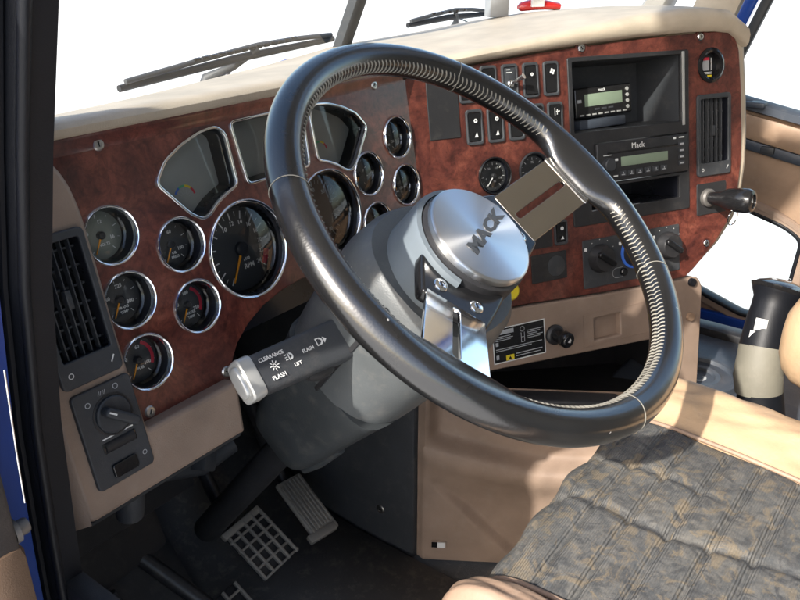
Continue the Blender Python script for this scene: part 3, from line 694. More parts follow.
bp_ = plate('blank_plate', 'black_plastic', dash, SP, [rrect(.180, .2465, -.2485, -.2035, .002)], -.001, .0018, .0006)
rev('cap', 'charcoal', bp_, SP.at(.226, -.226, .0018), [(.0165, 0), (.0165, .0010), (.0155, .0014), (0, .0014)], 28)
# --- lower fascia, beige, with sticker, knob and square recess
FP = SP.at(0, 0, .001)
fas = [(-.02, -.2815), (.16, -.2810), (.32, -.2885), (.500, -.2935), (.520, -.2925), (.531, -.310), (.525, -.40), (.512, -.56), (.470, -.56), (.480, -.395), (.41, -.3865), (.25, -.3795), (.12, -.3735), (-.02, -.368)]
fa = plate('lower_fascia', 'beige', dash, FP, [rounded(fas, .008, 4), rrect(.2945, .3485, -.3640, -.3265, .0015)], -.03, .003, .003)
box('recess', 'beige', fa, FP, .2935, .3495, -.365, -.3255, -.012, -.0085, 0)
plate('door_outline', 'beige', fa, FP, [rrect(.272, .420, -.3725, -.3165, .002), rrect(.2732, .4188, -.3713, -.3177, .002)], .002, .0037, 0)
rev('edge_bumper', 'rubber', fa, FP.at(.505, -.3005, .003), [(.0075, 0), (.007, .006), (0, .007)], 16)
rev('side_button', 'door_vinyl', fa, Frame(FP.w(.500, -.362, .0035), SP.u, SP.v), [(.008, 0), (.007, .006), (0, .0065)], 16)
lk = rev('lighter_socket', 'black_plastic', fa, FP.at(.214, -.337, .003), [(.0165, 0), (.0165, .005), (.013, .008), (0, .008)], 32)
kf = Frame(FP.w(.214, -.337, .008), SP.u, SP.v)
kd = (SP.n + SP.u * .25 - SP.v * .22).normalized(); kf2 = Frame(kf.P, kd.orthogonal(), kd.cross(kd.orthogonal()))
rev('lighter_knob', 'gloss_black', lk, kf2, [(.010, 0), (.010, .012), (.0130, .016), (.0130, .026), (.011, .0285), (0, .0285)], 28)
m = Marks(); m.poly([(-.004, -.003), (.004, -.003), (.001, .004), (-.003, .002)]); m.build('lighter_mark', 'white_print', lk, kf2.at(0, 0, .0288))
sk = plate('sticker', 'gloss_black', fa, FP, [rrect(.099, .1965, -.3640, -.3065, .001)], .003, .0034, 0)
m = Marks(); L0, L1, B0, B1 = .099, .1965, -.3640, -.3065
for a in ((L0, L1, B1 - .0018, B1), (L0, L1, B0, B0 + .0018), (L0, L0 + .0018, B0, B1), (L1 - .0018, L1, B0, B1)): m.rect(*a)
m.build('border', 'white_print', sk, FP.at(0, 0, .0036))
m = Marks(); m.rect(.104, .138, -.3175, -.3105)
for k in range(3): m.rect(.104, .132 + .004 * (k % 2), -.3215 - .003 * k, -.3203 - .003 * k)
for k in range(5): m.rect(.163, .192 - .005 * (k % 3), -.3205 - .0030 * k, -.3193 - .0030 * k)
for k in range(2): m.rect(.104, .190 - .02 * k, -.3415 - .003 * k, -.3402 - .003 * k)
m.rect(.140, .190, -.3540, -.3525); m.rect(.140, .186, -.3580, -.3567); m.rect(.104, .109, -.3355, -.3295); m.rect(.104, .109, -.357, -.350)
m.arc(.0036, .0044, 0, 360, .154, -.3155, 12); m.rect(.151, .152, -.336, -.321); m.rect(.157, .158, -.336, -.321); m.rect(.151, .158, -.337, -.336); m.rect(.151, .158, -.329, -.328)
m.build('print', 'grey_print', sk, FP.at(0, 0, .0037))
m = Marks(); m.rect(.1215, .1365, -.3615, -.3530); m.build('yellow_patch', 'yellow_print', sk, FP.at(0, 0, .0038))
m = Marks(); m.poly([(.126, -.3600), (.132, -.3600), (.129, -.3545)]); m.build('warning_triangle', 'gloss_black', sk, FP.at(0, 0, .0039))
# black yellow-tipped valve knob peeping out behind the hub
yk = rev('valve_knob', 'yellow_print', dash, SP.at(.118, -.243, .004), [(.006, -.004), (.006, .02), (.014, .024), (.014, .034), (.011, .037), (0, .037)], 24)
# dark cubby behind the fascia and its floor
cb = link('shelf_bin', mesh('shelf_bin', [SP.w(-.01, -.36, -.02), SP.w(.50, -.385, -.02), SP.w(.50, -.50, -.02), SP.w(.05, -.43, -.02), SP.w(-.01, -.36, -.20), SP.w(.50, -.385, -.20), SP.w(.50, -.50, -.20), SP.w(.05, -.43, -.20)], [(4, 5, 6, 7), (0, 1, 5, 4), (1, 2, 6, 5), (2, 3, 7, 6), (3, 0, 4, 7)], 0), 'black_plastic', dash)
# under-dash bracket and plug seen in the footwell
tube('plug', 'charcoal', dash, WORLD, [VP.w(-.283, -.512, -.03), VP.w(-.283, -.548, -.045)], [.016, .014], 18)
br = [V((.36, .80, -.60)), V((.44, .80, -.615)), V((.50, .79, -.655)), V((.56, .77, -.672)), V((.61, .76, -.66))]
tube('bracket', 'charcoal', dash, WORLD, br, [.03, .028, .018, .016, .014], 12)
box('relay', 'charcoal', dash, Frame((.545, .73, -.60), (.8, .1, -.55), (.5, .3, .8)), -.012, .012, -.045, .03, -.012, .012, .003)
box('under_dash_panel', 'black_plastic', dash, Frame((.47, .86, -.60), (1, 0, 0), (0, .35, .9)), -.18, .10, -.14, .08, -.01, .01, .006)

# ================================================================== RADIOS
rd = thing('car_radio', 'black car radio with green display and white Mack lettering', 'radio', SP.w(.405, -.105, 0))
box('case', 'black_plastic', rd, SP, .3100, .4990, -.1060, -.0440, -.05, .0065, .0022, 3)
box('disc_slot', 'gloss_black', rd, SP, .330, .480, -.0620, -.0590, .0055, .0070, .0006)
box('display', 'lcd', rd, SP, .3570, .4540, -.0835, -.0685, .0060, .0072, .0004)
text('lettering', 'white_print', rd, SP.at(.392, -.0530, .0068), 'Mack', .0125, .0002)
for k in range(6): 
    b = box('preset_button', 'charcoal', rd, SP, .3530 + .0170 * k, .3660 + .0170 * k, -.0995, -.0905, .006, .0082, .0008)
    m = Marks(); m.rect(.3560 + .0170 * k, .3630 + .0170 * k, -.0975, -.0962); m.rect(.3590 + .0170 * k, .3605 + .0170 * k, -.0955, -.0925); m.build('mark', 'grey_print', b, SP.at(0, 0, .0084))
for k in range(4):
    b = box('side_button', 'charcoal', rd, SP, .4770, .4900, -.0630 - .0105 * k, -.0560 - .0105 * k, .006, .0078, .0008)
    m = Marks(); m.rect(.4795, .4875, -.0612 - .0105 * k, -.0585 - .0105 * k); m.build('mark', 'grey_print', b, SP.at(0, 0, .008))
rev('volume_knob', 'charcoal', rd, SP.at(.330, -.078, .0065), [(.0105, 0), (.0105, .008), (.009, .0095), (0, .0095)], 28)
m = Marks(); m.rect(.345, .351, -.0740, -.0700); m.rect(.322, .338, -.0640, -.0628); m.rect(.466, .472, -.0510, -.0475); m.rect(.478, .490, -.0500, -.0480); m.rect(.341, .350, -.0985, -.0965); m.build('radio_marks', 'white_print', rd, SP.at(0, 0, .0068))
sr = thing('satellite_receiver', 'small black receiver with green screen docked in the stack cubby', 'receiver', SP.w(.36, -.02, -.04))
SR = SP.at(.3645, .0215, -.040, R(1.5))
box('case', 'gloss_black', sr, SR, -.0580, .0580, -.0240, .0240, -.012, .0, .0035, 3)
box('screen', 'lcd', sr, SR, -.0390, .0370, -.0060, .0135, -.0005, .0008, .0004)
text('lettering', 'white_print', sr, SR.at(-.004, .0185, .0004), 'mack', .0068, .0002)
for k in range(4): rev('side_button', 'silver_plastic', sr, SR.at(.0475, .0150 - .0095 * k, 0), [(.0030, 0), (.0030, .0012), (0, .0014)], 14)
for k in range(8): box('key', 'silver_plastic', sr, SR, -.0500 + .0125 * k, -.0420 + .0125 * k, -.0205, -.0180, -.0005, .0012, .0004)
for k in range(3): box('soft_key', 'charcoal', sr, SR, -.020 + .014 * k, -.010 + .014 * k, -.0130, -.0100, -.0005, .0010, .0004)
box('left_key', 'grey_print', sr, SR, -.0535, -.0455, .0010, .0060, -.0005, .0010, .0004)
box('cradle', 'tray', sr, SR, -.0540, .0400, -.0420, -.0265, -.030, .004, .003)
# ================================================================== STEERING WHEEL
sw = thing('steering_wheel', 'black leather steering wheel with two slotted metal spokes and MACK hub cap', 'steering wheel', WH.w(0, 0, -.05))
ROT = 15.8; SPK = (ROT - 13.5, ROT + 193.5)
RC, RT = .2123, .0163
def spoke_bump(deg):
    b = 0
    for s in SPK:
        d = (deg - s + 180) % 360 - 180; b = max(b, math.exp(-(abs(d) / 13.5) ** 4))
    return b
NT, NP = 220, 24
vs, fs = [], []
for i in range(NT):
    t = 2 * math.pi * i / NT; b = spoke_bump(math.degrees(t)); c, s = math.cos(t), math.sin(t)
    for k in range(NP):
        p = 2 * math.pi * k / NP; cp, sp2 = math.cos(p), math.sin(p)
        inr = RT * cp * (1 + (1.05 * b if cp < 0 else 0)); nz = RT * sp2 * (1 - (.25 * b * max(0, -cp))) - (.006 * b * max(0, -cp))
        if cp < 0 and b < .5: inr *= .97                      # flattened where the cover is laced
        vs.append((( RC + inr) * c, (RC + inr) * s, nz))
for i in range(NT):
    for k in range(NP): fs.append((i * NP + k, ((i + 1) % NT) * NP + k, ((i + 1) % NT) * NP + (k + 1) % NP, i * NP + (k + 1) % NP))
rim = link('rim', mesh('rim', vs, fs, 0), 'black_leather', sw, WH)
rim.data.polygons.foreach_set('use_smooth', [True] * len(rim.data.polygons))
# lacing along the inner side (too fine to pick apart singly)
bm = bmesh.new(); n = 230
for i in range(n):
    dg = 360 * i / n
    if spoke_bump(dg) > .25: continue
    t = R(dg); q = Frame((RC * math.cos(t), RC * math.sin(t), 0), (-math.sin(t), math.cos(t), 0), (math.cos(t), math.sin(t), 0))
    q = Frame(q.P, (math.cos(t), math.sin(t), 0), (0, 0, 1))   # u outwards, v along wheel axis, n along the rim
    for (p0, p1, l) in ((138, 162, .0016), (162, 190, -.0016)):
        pts = []
        for j in range(4):
            p = R(p0 + (p1 - p0) * j / 3); rr = RT * .985 + (.0005 if j in (1, 2) else -.0006)
            pts.append(q.w(rr * math.cos(p), rr * math.sin(p), l * (j / 3 - .5) * 1.6))
        me = tube_me('s', pts, .00075, 4, False); bm.from_mesh(me); bpy.data.meshes.remove(me)
tag(link('lacing', from_bm('lacing', bm), 'thread', rim, WH), 'pale zigzag stitching along the inside of the rim', kind='stuff')
for dg in (152, 53, -37.6, 260.6):
    t = R(dg); q = Frame((RC * math.cos(t), RC * math.sin(t), 0), (math.cos(t), math.sin(t), 0), (0, 0, 1))
    pts = [q.w((RT + .0002) * math.cos(2 * math.pi * j / 28), (RT + .0002) * math.sin(2 * math.pi * j / 28), .0012 * math.sin(4 * math.pi * j / 28)) for j in range(29)]
    link('cover_seam', tube_me('cover_seam', pts, .00036, 6, False), 'thread', rim, WH)
CAPZ = -.0176
rev('hub_core', 'black_plastic', sw, WH, [(0, CAPZ - .0085), (.0545, CAPZ - .0085), (.0590, CAPZ - .0115), (.0600, -.055), (.062, -.092), (0, -.092)], 64)
cap = rev('hub_cap', 'brushed_cap', sw, WH, [(0, CAPZ), (.0535, CAPZ), (.0553, CAPZ - .0006), (.0566, CAPZ - .0020), (.0568, CAPZ - .0070), (.0555, CAPZ - .0090), (0, CAPZ - .0090)], 96)
me = text_me('MACK', .0185, .0003, bold=.0009); me.transform(Matrix.Diagonal((1.52, 1.0, 1, 1))); me.name = 'lettering'; me.materials.clear()
# embolden the strokes a little
link('lettering', me, 'engraved', cap, WH.at(.0075, .0003, CAPZ + .0003, R(ROT)))
# grey shell round the upper left of the hub
rings = []
for k in range(25):
    t = R(28 + (206 - 28) * k / 24); c, s = math.cos(t), math.sin(t)
    rings.append([(r * c, r * s, z) for r, z in ((.0605, -.030), (.0650, -.031), (.0668, -.036), (.0700, -.092), (.0640, -.092), (.0610, -.05))])
link('hub_shell', loft_me('hub_shell', rings), 'hub_grey', sw, WH)
for dg in SPK:
    f = WH.at(0, 0, 0, R(dg))
    cr = link('spoke_bracket', plate_me('spoke_bracket', [rounded([(.040, -.047), (.062, -.043), (.0925, -.0350), (.0945, .0350), (.062, .043), (.040, .047)], .004, 3)], -.052, -.0365, .003), 'gloss_black', sw, f)
    for y in (-.0195, .0195):
        screw(cr, f.at(.0745, y, -.0365), .0072, 'chrome')
    lead = Frame(f.w(.0885, 0, -.038), f.u * .108 + f.n * .034, f.v)
    cr2 = plate('spoke', 'chrome' if dg > 90 else 'brushed_spoke', sw, lead, [rounded([(0, -.0318), (.112, -.0330), (.112, .0330), (0, .0318)], .002, 3), rrect(.006, .088, -.0038, .0038, .0036)], -.0022, .0022, .0008)
    tag(cr2, 'polished metal spoke with a long slot')
    box('spoke_edge', 'chrome', cr2, lead, .0900, .0945, -.034, .034, .0015, .0036, .0012)

# ================================================================== STEERING COLUMN
sc_ = thing('steering_column', 'grey plastic steering column shroud with a stalk on its left', 'steering column', WH.w(0, 0, -.45))
def col_ring(t, hw, hh, p=2.6, dx=0, dy=0): return [(x + dx, y + dy, -t) for x, y in superellipse(hw, hh, p, 40)]
up = [(.080, .066, .064), (.0805, .078, .078), (.090, .0845, .085), (.12, .088, .090), (.17, .087, .090), (.225, .083, .086), (.255, .080, .083)]
link('upper_shroud', loft_me('upper_shroud', [col_ring(t, a, b, 2.5, 0, .004) for t, a, b in up], caps=True, smooth=32), 'shroud', sc_, WH)
lo = [(.253, .0770, .0800), (.256, .0775, .0790), (.30, .0730, .0720), (.36, .0660, .0630), (.41, .0590, .0550), (.438, .0520, .0480), (.446, .0470, .0430), (.449, .0390, .0350)]
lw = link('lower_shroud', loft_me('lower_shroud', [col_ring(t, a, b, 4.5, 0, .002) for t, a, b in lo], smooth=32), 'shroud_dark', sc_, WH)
tube('shroud_rib', 'shroud_dark', lw, WH, [(-.035, -.0595, -.35), (-.034, -.0545, -.40), (-.032, -.0465, -.436), (-.028, -.036, -.447)], [.006, .006, .006, .004], 10)
box('shroud_seam', 'black_plastic', sc_, WH, -.0895, -.0865, -.003, .002, -.250, -.095, .0004)
tube('shaft', 'black_plastic', sc_, WH, [(0, 0, -.44), (0, 0, -.80)], .022, 16)
# dark boot behind the column
boot = [[(x, y, -t) for x, y in superellipse(a, b, 2.4, 28)] for t, a, b in ((.30, .088, .10), (.36, .105, .13), (.44, .11, .14))]
stf = Frame((.416, .4860, -.3670), (.130, -.012, -.004), (0, .69, .72))
stf = Frame(stf.P, stf.u, stf.v - stf.u * stf.v.dot(stf.u))
def st_ring(x, hv, hn, p=5.0): return [(x, b, a) for a, b in superellipse(hn, hv, p, 28)]
stk = link('stalk', loft_me('stalk', [st_ring(x, a, b) for x, a, b in ((.006, .0196, .0110), (.02, .0200, .0112), (.07, .0214, .0118), (.12, .0226, .0122), (.165, .0232, .0125))], smooth=40), 'shroud', sc_, stf)
stk.data.materials.clear(); stk.data.materials.append(MATS['charcoal'])
link('stalk_collar', loft_me('stalk_collar', [st_ring(x, a, b) for x, a, b in ((-.0085, .0190, .0108), (-.007, .0208, .0122), (.004, .0212, .0126), (.0065, .0204, .0118))], smooth=30), 'silver_plastic', stk, stf)
link('stalk_button', loft_me('stalk_button', [st_ring(x, a, b, 3.2) for x, a, b in ((-.0125, .0080, .0040), (-.0120, .0130, .0068), (-.0105, .0155, .0082), (-.006, .0158, .0084))], smooth=50), 'silver_plastic', stk, stf)
link('stalk_trigger', loft_me('stalk_trigger', [st_ring(x, a, b, 2.4) for x, a, b in ((.062, .004, .004), (.070, .0075, .006), (.086, .0080, .0065), (.094, .005, .004))], smooth=50), 'black_plastic', stk, stf.at(0, -.020, -.004))
m = Marks(); zt = .0126
m.txt('CLEARANCE', .0052, .026, .0098); m.txt('FLASH', .0058, .024, -.0105); m.txt('LIFT', .0050, .049, -.0068); m.txt('FLASH', .0052, .067, .0020)
for k in range(8):
    t = R(45 * k); m.line((.0245 + .0026 * math.cos(t), .0005 + .0026 * math.sin(t)), (.0245 + .0054 * math.cos(t), .0005 + .0054 * math.sin(t)), .0009)
m.arc(.0012, .0019, 0, 360, .0245, .0005, 12)
m.arc(.0018, .0036, -90, 90, .0445, .0030, 10); m.rect(.0425, .0437, -.0006, .0066)
for k in range(3): m.rect(.0385, .0415, .0002 + .0024 * k, .0012 + .0024 * k)
m.arc(.0020, .0040, -90, 90, .0835, .0050, 10); m.rect(.0795, .0835, .0010, .0022); m.rect(.0795, .0835, .0078, .0090); m.rect(.0790, .0802, .0010, .0090); m.poly([(.0885, .0015), (.0925, .0050), (.0885, .0085)])
m.build('stalk_print', 'white_print', stk, stf.at(0, 0, zt))
box('stalk_lamp', 'orange_print', stk, stf, .1130, .1260, -.0185, -.0105, .0050, .0125, .002)

# ================================================================== PEDALS
def pedal_arm(t, f, top): tube('arm', 'black_plastic', t, WORLD, [f.w(0, 0, -.012), f.w(0, .03, -.05), V(top)], [.012, .011, .012], 10)
bf = Frame((.658, .772, -.885), (1, .05, 0), (-.12, .82, .56))
bp2 = thing('brake_pedal', 'square brake pedal with a dusty open grid surface', 'pedal', (.658, .80, FLOOR))
bp_frame = box('pad', 'black_plastic', bp2, bf, -.040, .040, -.048, .048, -.010, -.004, .003)
for k in range(5): box('grid_bar', 'pedal_metal', bp2, bf, -.040 + .0188 * k, -.0352 + .0188 * k, -.048, .048, -.0035, .003, .0012)
for k in range(5): box('grid_bar', 'pedal_metal', bp2, bf, -.041, .0412, -.048 + .0192 * k, -.0436 + .0192 * k, -.0035, .0022, .0012)
box('top_edge', 'pedal_metal', bp2, bf, -.042, .042, .040, .052, -.0075, .0028, .002)
pedal_arm(bp2, bf, (.66, 1.02, -.62))
af = Frame((.772, .778, -.885), (1, -.02, .02), (.27, .86, .44))
ap = thing('accelerator_pedal', 'ribbed metal accelerator pedal under the steering column', 'pedal', (.77, .80, FLOOR))
box('pad', 'pedal_metal', ap, af, -.027, .027, -.060, .060, -.010, -.001, .004)
for k in range(7): box('rib', 'pedal_metal', ap, af, -.0235 + .0070 * k, -.0200 + .0070 * k, -.046, .054, -.0015, .0022, .0010)
box('toe_plate', 'pedal_metal', ap, af, -.028, .028, -.063, -.048, -.010, .0012, .002)
pedal_arm(ap, af, (.82, 1.02, -.66))
cf = Frame((.535, .700, -.905), (1, .05, 0), (-.10, .82, .56))
cp = thing('clutch_pedal', 'clutch pedal at the bottom edge left of the brake pedal', 'pedal', (.535, .73, FLOOR))
box('pad', 'black_plastic', cp, cf, -.040, .040, -.045, .045, -.010, -.004, .003)
for k in range(4): box('grid_bar', 'pedal_metal', cp, cf, -.040 + .025 * k, -.0352 + .025 * k, -.045, .045, -.0035, .003, .0012)
for k in range(4): box('grid_bar', 'pedal_metal', cp, cf, -.041, .0412, -.045 + .0245 * k, -.0406 + .0245 * k, -.0035, .0022, .0012)
tube('arm', 'black_plastic', cp, WORLD, [cf.w(0, 0, -.012), (.47, .82, -.80), (.42, .93, -.66)], [.012, .012, .014], 10)

# ================================================================== FOOTWELL: tunnel, console, kick panel
tn = thing('engine_tunnel', 'dark panel on the engine tunnel side beside the pedals', 'tunnel panel', (.90, .85, FLOOR))
box('side_panel', 'charcoal', tn, WORLD, .876, .90, .628, 1.10, FLOOR, -.46, .004)
screw(tn, Frame((.876, .70, -.925), (0, -1, 0), (0, 0, 1)), .0085)
fm = [[(.16, .36, -.995), (.87, .36, -.995), (.87, .80, -.995), (.87, 1.0, -.90), (.87, 1.09, -.70)], ]
me = loft_me('floor_mat', [[V(p) + V((0, 0, h)) for p in ((x, .28, -.995), (x, .75, -.995), (x, .86, -.985), (x, .98, -.90), (x, 1.08, -.72))] for x in (.24, .45, .66, .868) for h in (0,)], closed=False, caps=False)
fmo = link('floor_mat', me, 'floor_mat', None); tag(fmo, 'black rubber floor mat under the pedals', 'mat')
mdm = fmo.modifiers.new('thick', 'SOLIDIFY'); mdm.thickness = .006
kp = thing('kick_panel', 'worn dark kick panel and black box low by the door', 'kick panel', (.30, .75, FLOOR))
box('side_trim', 'black_plastic', kp, WORLD, .235, .255, .46, 1.05, FLOOR, -.50, .004)
box('junction_box', 'black_plastic', kp, Frame((.43, .86, -.72), (1, .1, 0), (0, .3, .95)), -.085, .085, -.10, .09, -.04, .03, .012)
box('heel_rest', 'charcoal', kp, Frame((.45, .86, -.90), (1, .15, 0), (0, .55, .83)), -.10, .12, -.10, .06, -.02, .01, .012)
tube('brace', 'charcoal', kp, WORLD, [(.40, .79, -.80), (.43, .70, -.98)], .011, 8)
box('sill_patch', 'door_vinyl', kp, WORLD, .256, .262, .60, .72, -.80, -.62, .004)
# beige console side below the stack
cs = thing('lower_console', 'beige moulded console below the centre stack with a small square hole', 'console', (.96, .50, FLOOR))
CF = vert_frame((.876, .620, 0), 57, 0)
def sstep(a, b, x): t = max(0, min(1, (x - a) / (b - a))); return t * t * (3 - 2 * t)
NA, NZ = 60, 90; vs = []; fs = []
for j in range(NZ + 1):
    z = -.995 + (.995 - .655) * j / NZ
    for i in range(NA + 1):
        a = .36 * (i / NA) ** 1.15
        led = -.742 - .10 * min(1, a / .20) ** .8 * .55 if a > .012 else -.742
        d = -.026 * sstep(led - .004, led + .016, z) * sstep(.012, .035, a) + .010 * math.exp(-((z - led + .02) / .03) ** 2)
        dg = -.835 - .85 * (a - .018)                       # lower hollow right of a diagonal crease
        d -= .016 * sstep(0, .016, a - .02 - max(0, (-.83 - z) * 0.95)) * sstep(-.80, -.89, z)
        d -= .010 * (1 - sstep(0, .012, a))
        vs.append(CF.w(a, z, d))
for j in range(NZ):
    for i in range(NA): fs.append((j * (NA + 1) + i, j * (NA + 1) + i + 1, (j + 1) * (NA + 1) + i + 1, (j + 1) * (NA + 1) + i))
me = mesh('side_moulding', vs, fs, 60); link('side_moulding', me, 'beige', cs)
link('edge_return', loft_me('edge_return', [[CF.w(.0005, z, -.0100), CF.w(-.001, z, -.016), CF.w(.004, z, -.20), CF.w(.02, z, -.20), CF.w(.01, z, -.03)] for z in (-.995, -.655)]), 'beige', cs)
hf2 = CF.at(.038, -.960, .0012)
plate('hole_rim', 'beige', cs, hf2, [rrect(-.014, .014, -.0085, .0085, .002), rrect(-.012, .012, -.0065, .0065, .001)], 0, .0016, .0004)
box('hole', 'gloss_black', cs, hf2, -.012, -.002, -.0065, .0065, -.001, .0006, 0); box('tab', 'white_paint', cs, hf2, -.002, .012, -.0065, .005, -.001, .0012, .0004)
dk = plate('tray_lip', 'black_plastic', cs, CF.at(.16, -.672, -.006), [rrect(-.06, .16, -.014, .016, .010)], -.02, .014, .005)
# floor tray with cup holder right of the console
tr = thing('floor_tray', 'dark blue grey tray with a round cup holder beyond the steering wheel', 'tray', (1.36, .2, FLOOR))
box('top', 'tray', tr, WORLD, 1.06, 1.56, -.35, .46, FLOOR, -.75, .012, 3)
rev('cup_holder', 'tray', tr, WORLD.at(1.365, .322, -.75), [(0, .001), (.030, .001), (.032, .006), (.040, .007), (.044, .004), (.060, .004), (.064, .010), (.072, .010), (.075, 0)], 48)
m = Marks(); m.arc(.010, .016, 20, 320, n=14); m.build('cup_mark', 'grey_print', tr, WORLD.at(1.365, .322, -.7485))
box('front_edge', 'black_plastic', tr, WORLD, 1.555, 1.60, -.35, .46, FLOOR, -.735, .008)

# ================================================================== DRIVER SEAT
seat = thing('driver_seat', 'driver seat with worn grey and tan patterned cloth between tan leather bolsters', 'seat', (.614, -.02, FLOOR))
prof = [(.17, -.74), (.215, -.66), (.243, -.60), (.256, -.56), (.256, -.535), (.246, -.514), (.226, -.503), (.19, -.4985), (.12, -.497), (.02, -.499), (-.10, -.503), (-.22, -.508), (-.34, -.512)]
def resample(p, n):
    d = [0]
    for a, b in zip(p, p[1:]): d.append(d[-1] + math.dist(a, b))
    out = []
    for k in range(n + 1):
        s = d[-1] * k / n; i = max(j for j in range(len(d)) if d[j] <= s + 1e-9); i = min(i, len(p) - 2)
        # catmull-rom
        p0, p1, p2, p3 = p[max(i - 1, 0)], p[i], p[i + 1], p[min(i + 2, len(p) - 1)]; t = (s - d[i]) / (d[i + 1] - d[i])
        out.append(tuple(.5 * (2 * p1[c] + (p2[c] - p0[c]) * t + (2 * p0[c] - 5 * p1[c] + 4 * p2[c] - p3[c]) * t * t + (3 * p1[c] - p0[c] - 3 * p2[c] + p3[c]) * t ** 3) for c in (0, 1)))
    return out, d[-1]
NS = 420; pr_, LEN = resample(prof, NS)
pr_ = [(y + .007, z) for y, z in pr_]
def outn(k):
    a, b = pr_[max(k - 1, 0)], pr_[min(k + 1, NS)]; ty, tz = b[0] - a[0], b[1] - a[1]; l = math.hypot(ty, tz); return (tz / l, -ty / l)
def xl(s): return .473 - .012 * max(0, (s - .25))
def xr(s): return .786 - .125 * max(0, min(.30, s - .24))
random.seed(3); W = [(random.uniform(20, 70), random.uniform(15, 60), random.uniform(0, 6.3)) for _ in range(7)]
NX = 80; vs = []; fs = []; pleats = [.262 + .036 * k for k in range(6)]
for k in range(NS + 1):
    s = LEN * k / NS; y, z = pr_[k]; n = outn(k)
    for i in range(NX + 1):
        f = i / NX; x = xl(s) + (xr(s) - xl(s)) * f
        h = .010 * (1 - (2 * f - 1) ** 2) ** .5 - .004
        h += sum(math.sin(a * x + b * s + c) for a, b, c in W) * .00045
        for pz in pleats:
            d = abs(s - pz - .006 * math.sin(9 * x)); h -= .0052 * math.exp(-(d / .0036) ** 2) * sstep(0, .04, f) * sstep(0, .04, 1 - f)
        d = abs(x - .600 - .05 * (s - .3) - .006 * math.sin(30 * s)); h -= .0040 * math.exp(-(d / .0055) ** 2) * sstep(.16, .26, s)
        d = abs(x - .688 + .10 * (s - .25)); h -= .0030 * math.exp(-(d / .0045) ** 2) * sstep(.15, .2, s) * (1 - sstep(.36, .42, s))
        if s < .30: h += .0022 * math.sin(75 * x + 5 * math.sin(23 * s)) * sstep(.05, .18, s) * (1 - sstep(.24, .30, s))
        vs.append((x, y + n[0] * h, z + n[1] * h))
for k in range(NS):
    for i in range(NX): fs.append((k * (NX + 1) + i, (k + 1) * (NX + 1) + i, (k + 1) * (NX + 1) + i + 1, k * (NX + 1) + i + 1))
link('cushion_cloth', mesh('cushion_cloth', vs, fs, 0), 'seat_fabric', seat)
bpy.data.objects[seat.children[0].name].data.polygons.foreach_set('use_smooth', [True] * len(fs))
def bolster(side, mat, outer):
    vs, fs = [], []; NB = 26
    for k in range(NS + 1):
        s = LEN * k / NS; y, z = pr_[k]; n = outn(k); x0 = xl(s) if side < 0 else xr(s)
        wd = outer - .03 * (1 - sstep(.08, .28, s))
        for i in range(NB + 1):
            f = i / NB; t = math.pi * .5 * f
            x = x0 + side * (wd * (f if f < .6 else .6 + .4 * math.sin((f - .6) / .4 * math.pi / 2)) - .002)
            h = -.006 + .026 * math.sin(min(1, f / .55) * math.pi / 2) - (.13 * (1 - math.cos((f - .55) / .45 * math.pi / 2)) if f > .55 else 0)
            h += .0012 * math.sin(30 * s + 20 * f) + .0011 * math.sin(95 * s + 6 * math.sin(9 * f)) * math.sin(3.1 * f) + .0008 * math.sin(61 * s - 14 * f)
            vs.append((x, y + n[0] * h, z + n[1] * h))
    for k in range(NS):
        for i in range(NB):
            q = (k * (NB + 1) + i, (k + 1) * (NB + 1) + i, (k + 1) * (NB + 1) + i + 1, k * (NB + 1) + i + 1); fs.append(q if side > 0 else q[::-1])
    me = mesh('bolster', vs, fs, 0); me.polygons.foreach_set('use_smooth', [True] * len(fs)); return link('bolster', me, mat, seat)
bolster(-1, 'shaded_leather', .080); bolster(1, 'tan_leather', .140)
for side, fx in ((-1, xl), (1, xr)):
    pts = [(fx(LEN * k / NS) + side * .001, pr_[k][0] + outn(k)[0] * -.001, pr_[k][1] + outn(k)[1] * -.001) for k in range(0, NS + 1, 4)]
    tube('piping', 'shaded_leather', seat, WORLD, pts, .0026, 8)
box('base', 'charcoal', seat, WORLD, .40, .83, -.34, .18, FLOOR, -.60, .02)
# arm rest at the right edge
rings = []
for k in range(9):
    t = math.pi / 2 * k / 8; rings.append([(1.008 + .040 * math.sin(t) ** .6 * math.cos(q), .128 - .06 * (1 - math.cos(math.pi / 2 - t)) * -1 - .06, -.462 + .060 * math.sin(t) ** .6 * math.sin(q)) for q in [2 * math.pi * j / 24 for j in range(24)]])
rings = []
for y, r in ((.150, .012), (.148, .026), (.140, .042), (.126, .053), (.10, .060), (.05, .062), (-.25, .062)):
    rings.append([(1.045 + r * .75 * math.copysign(abs(math.cos(q)) ** .8, math.cos(q)), y, -.470 + 1.2 * r * math.copysign(abs(math.sin(q)) ** .8, math.sin(q))) for q in [2 * math.pi * j / 28 for j in range(28)]])
link('armrest', loft_me('armrest', rings, smooth=80), 'tan_leather', seat)

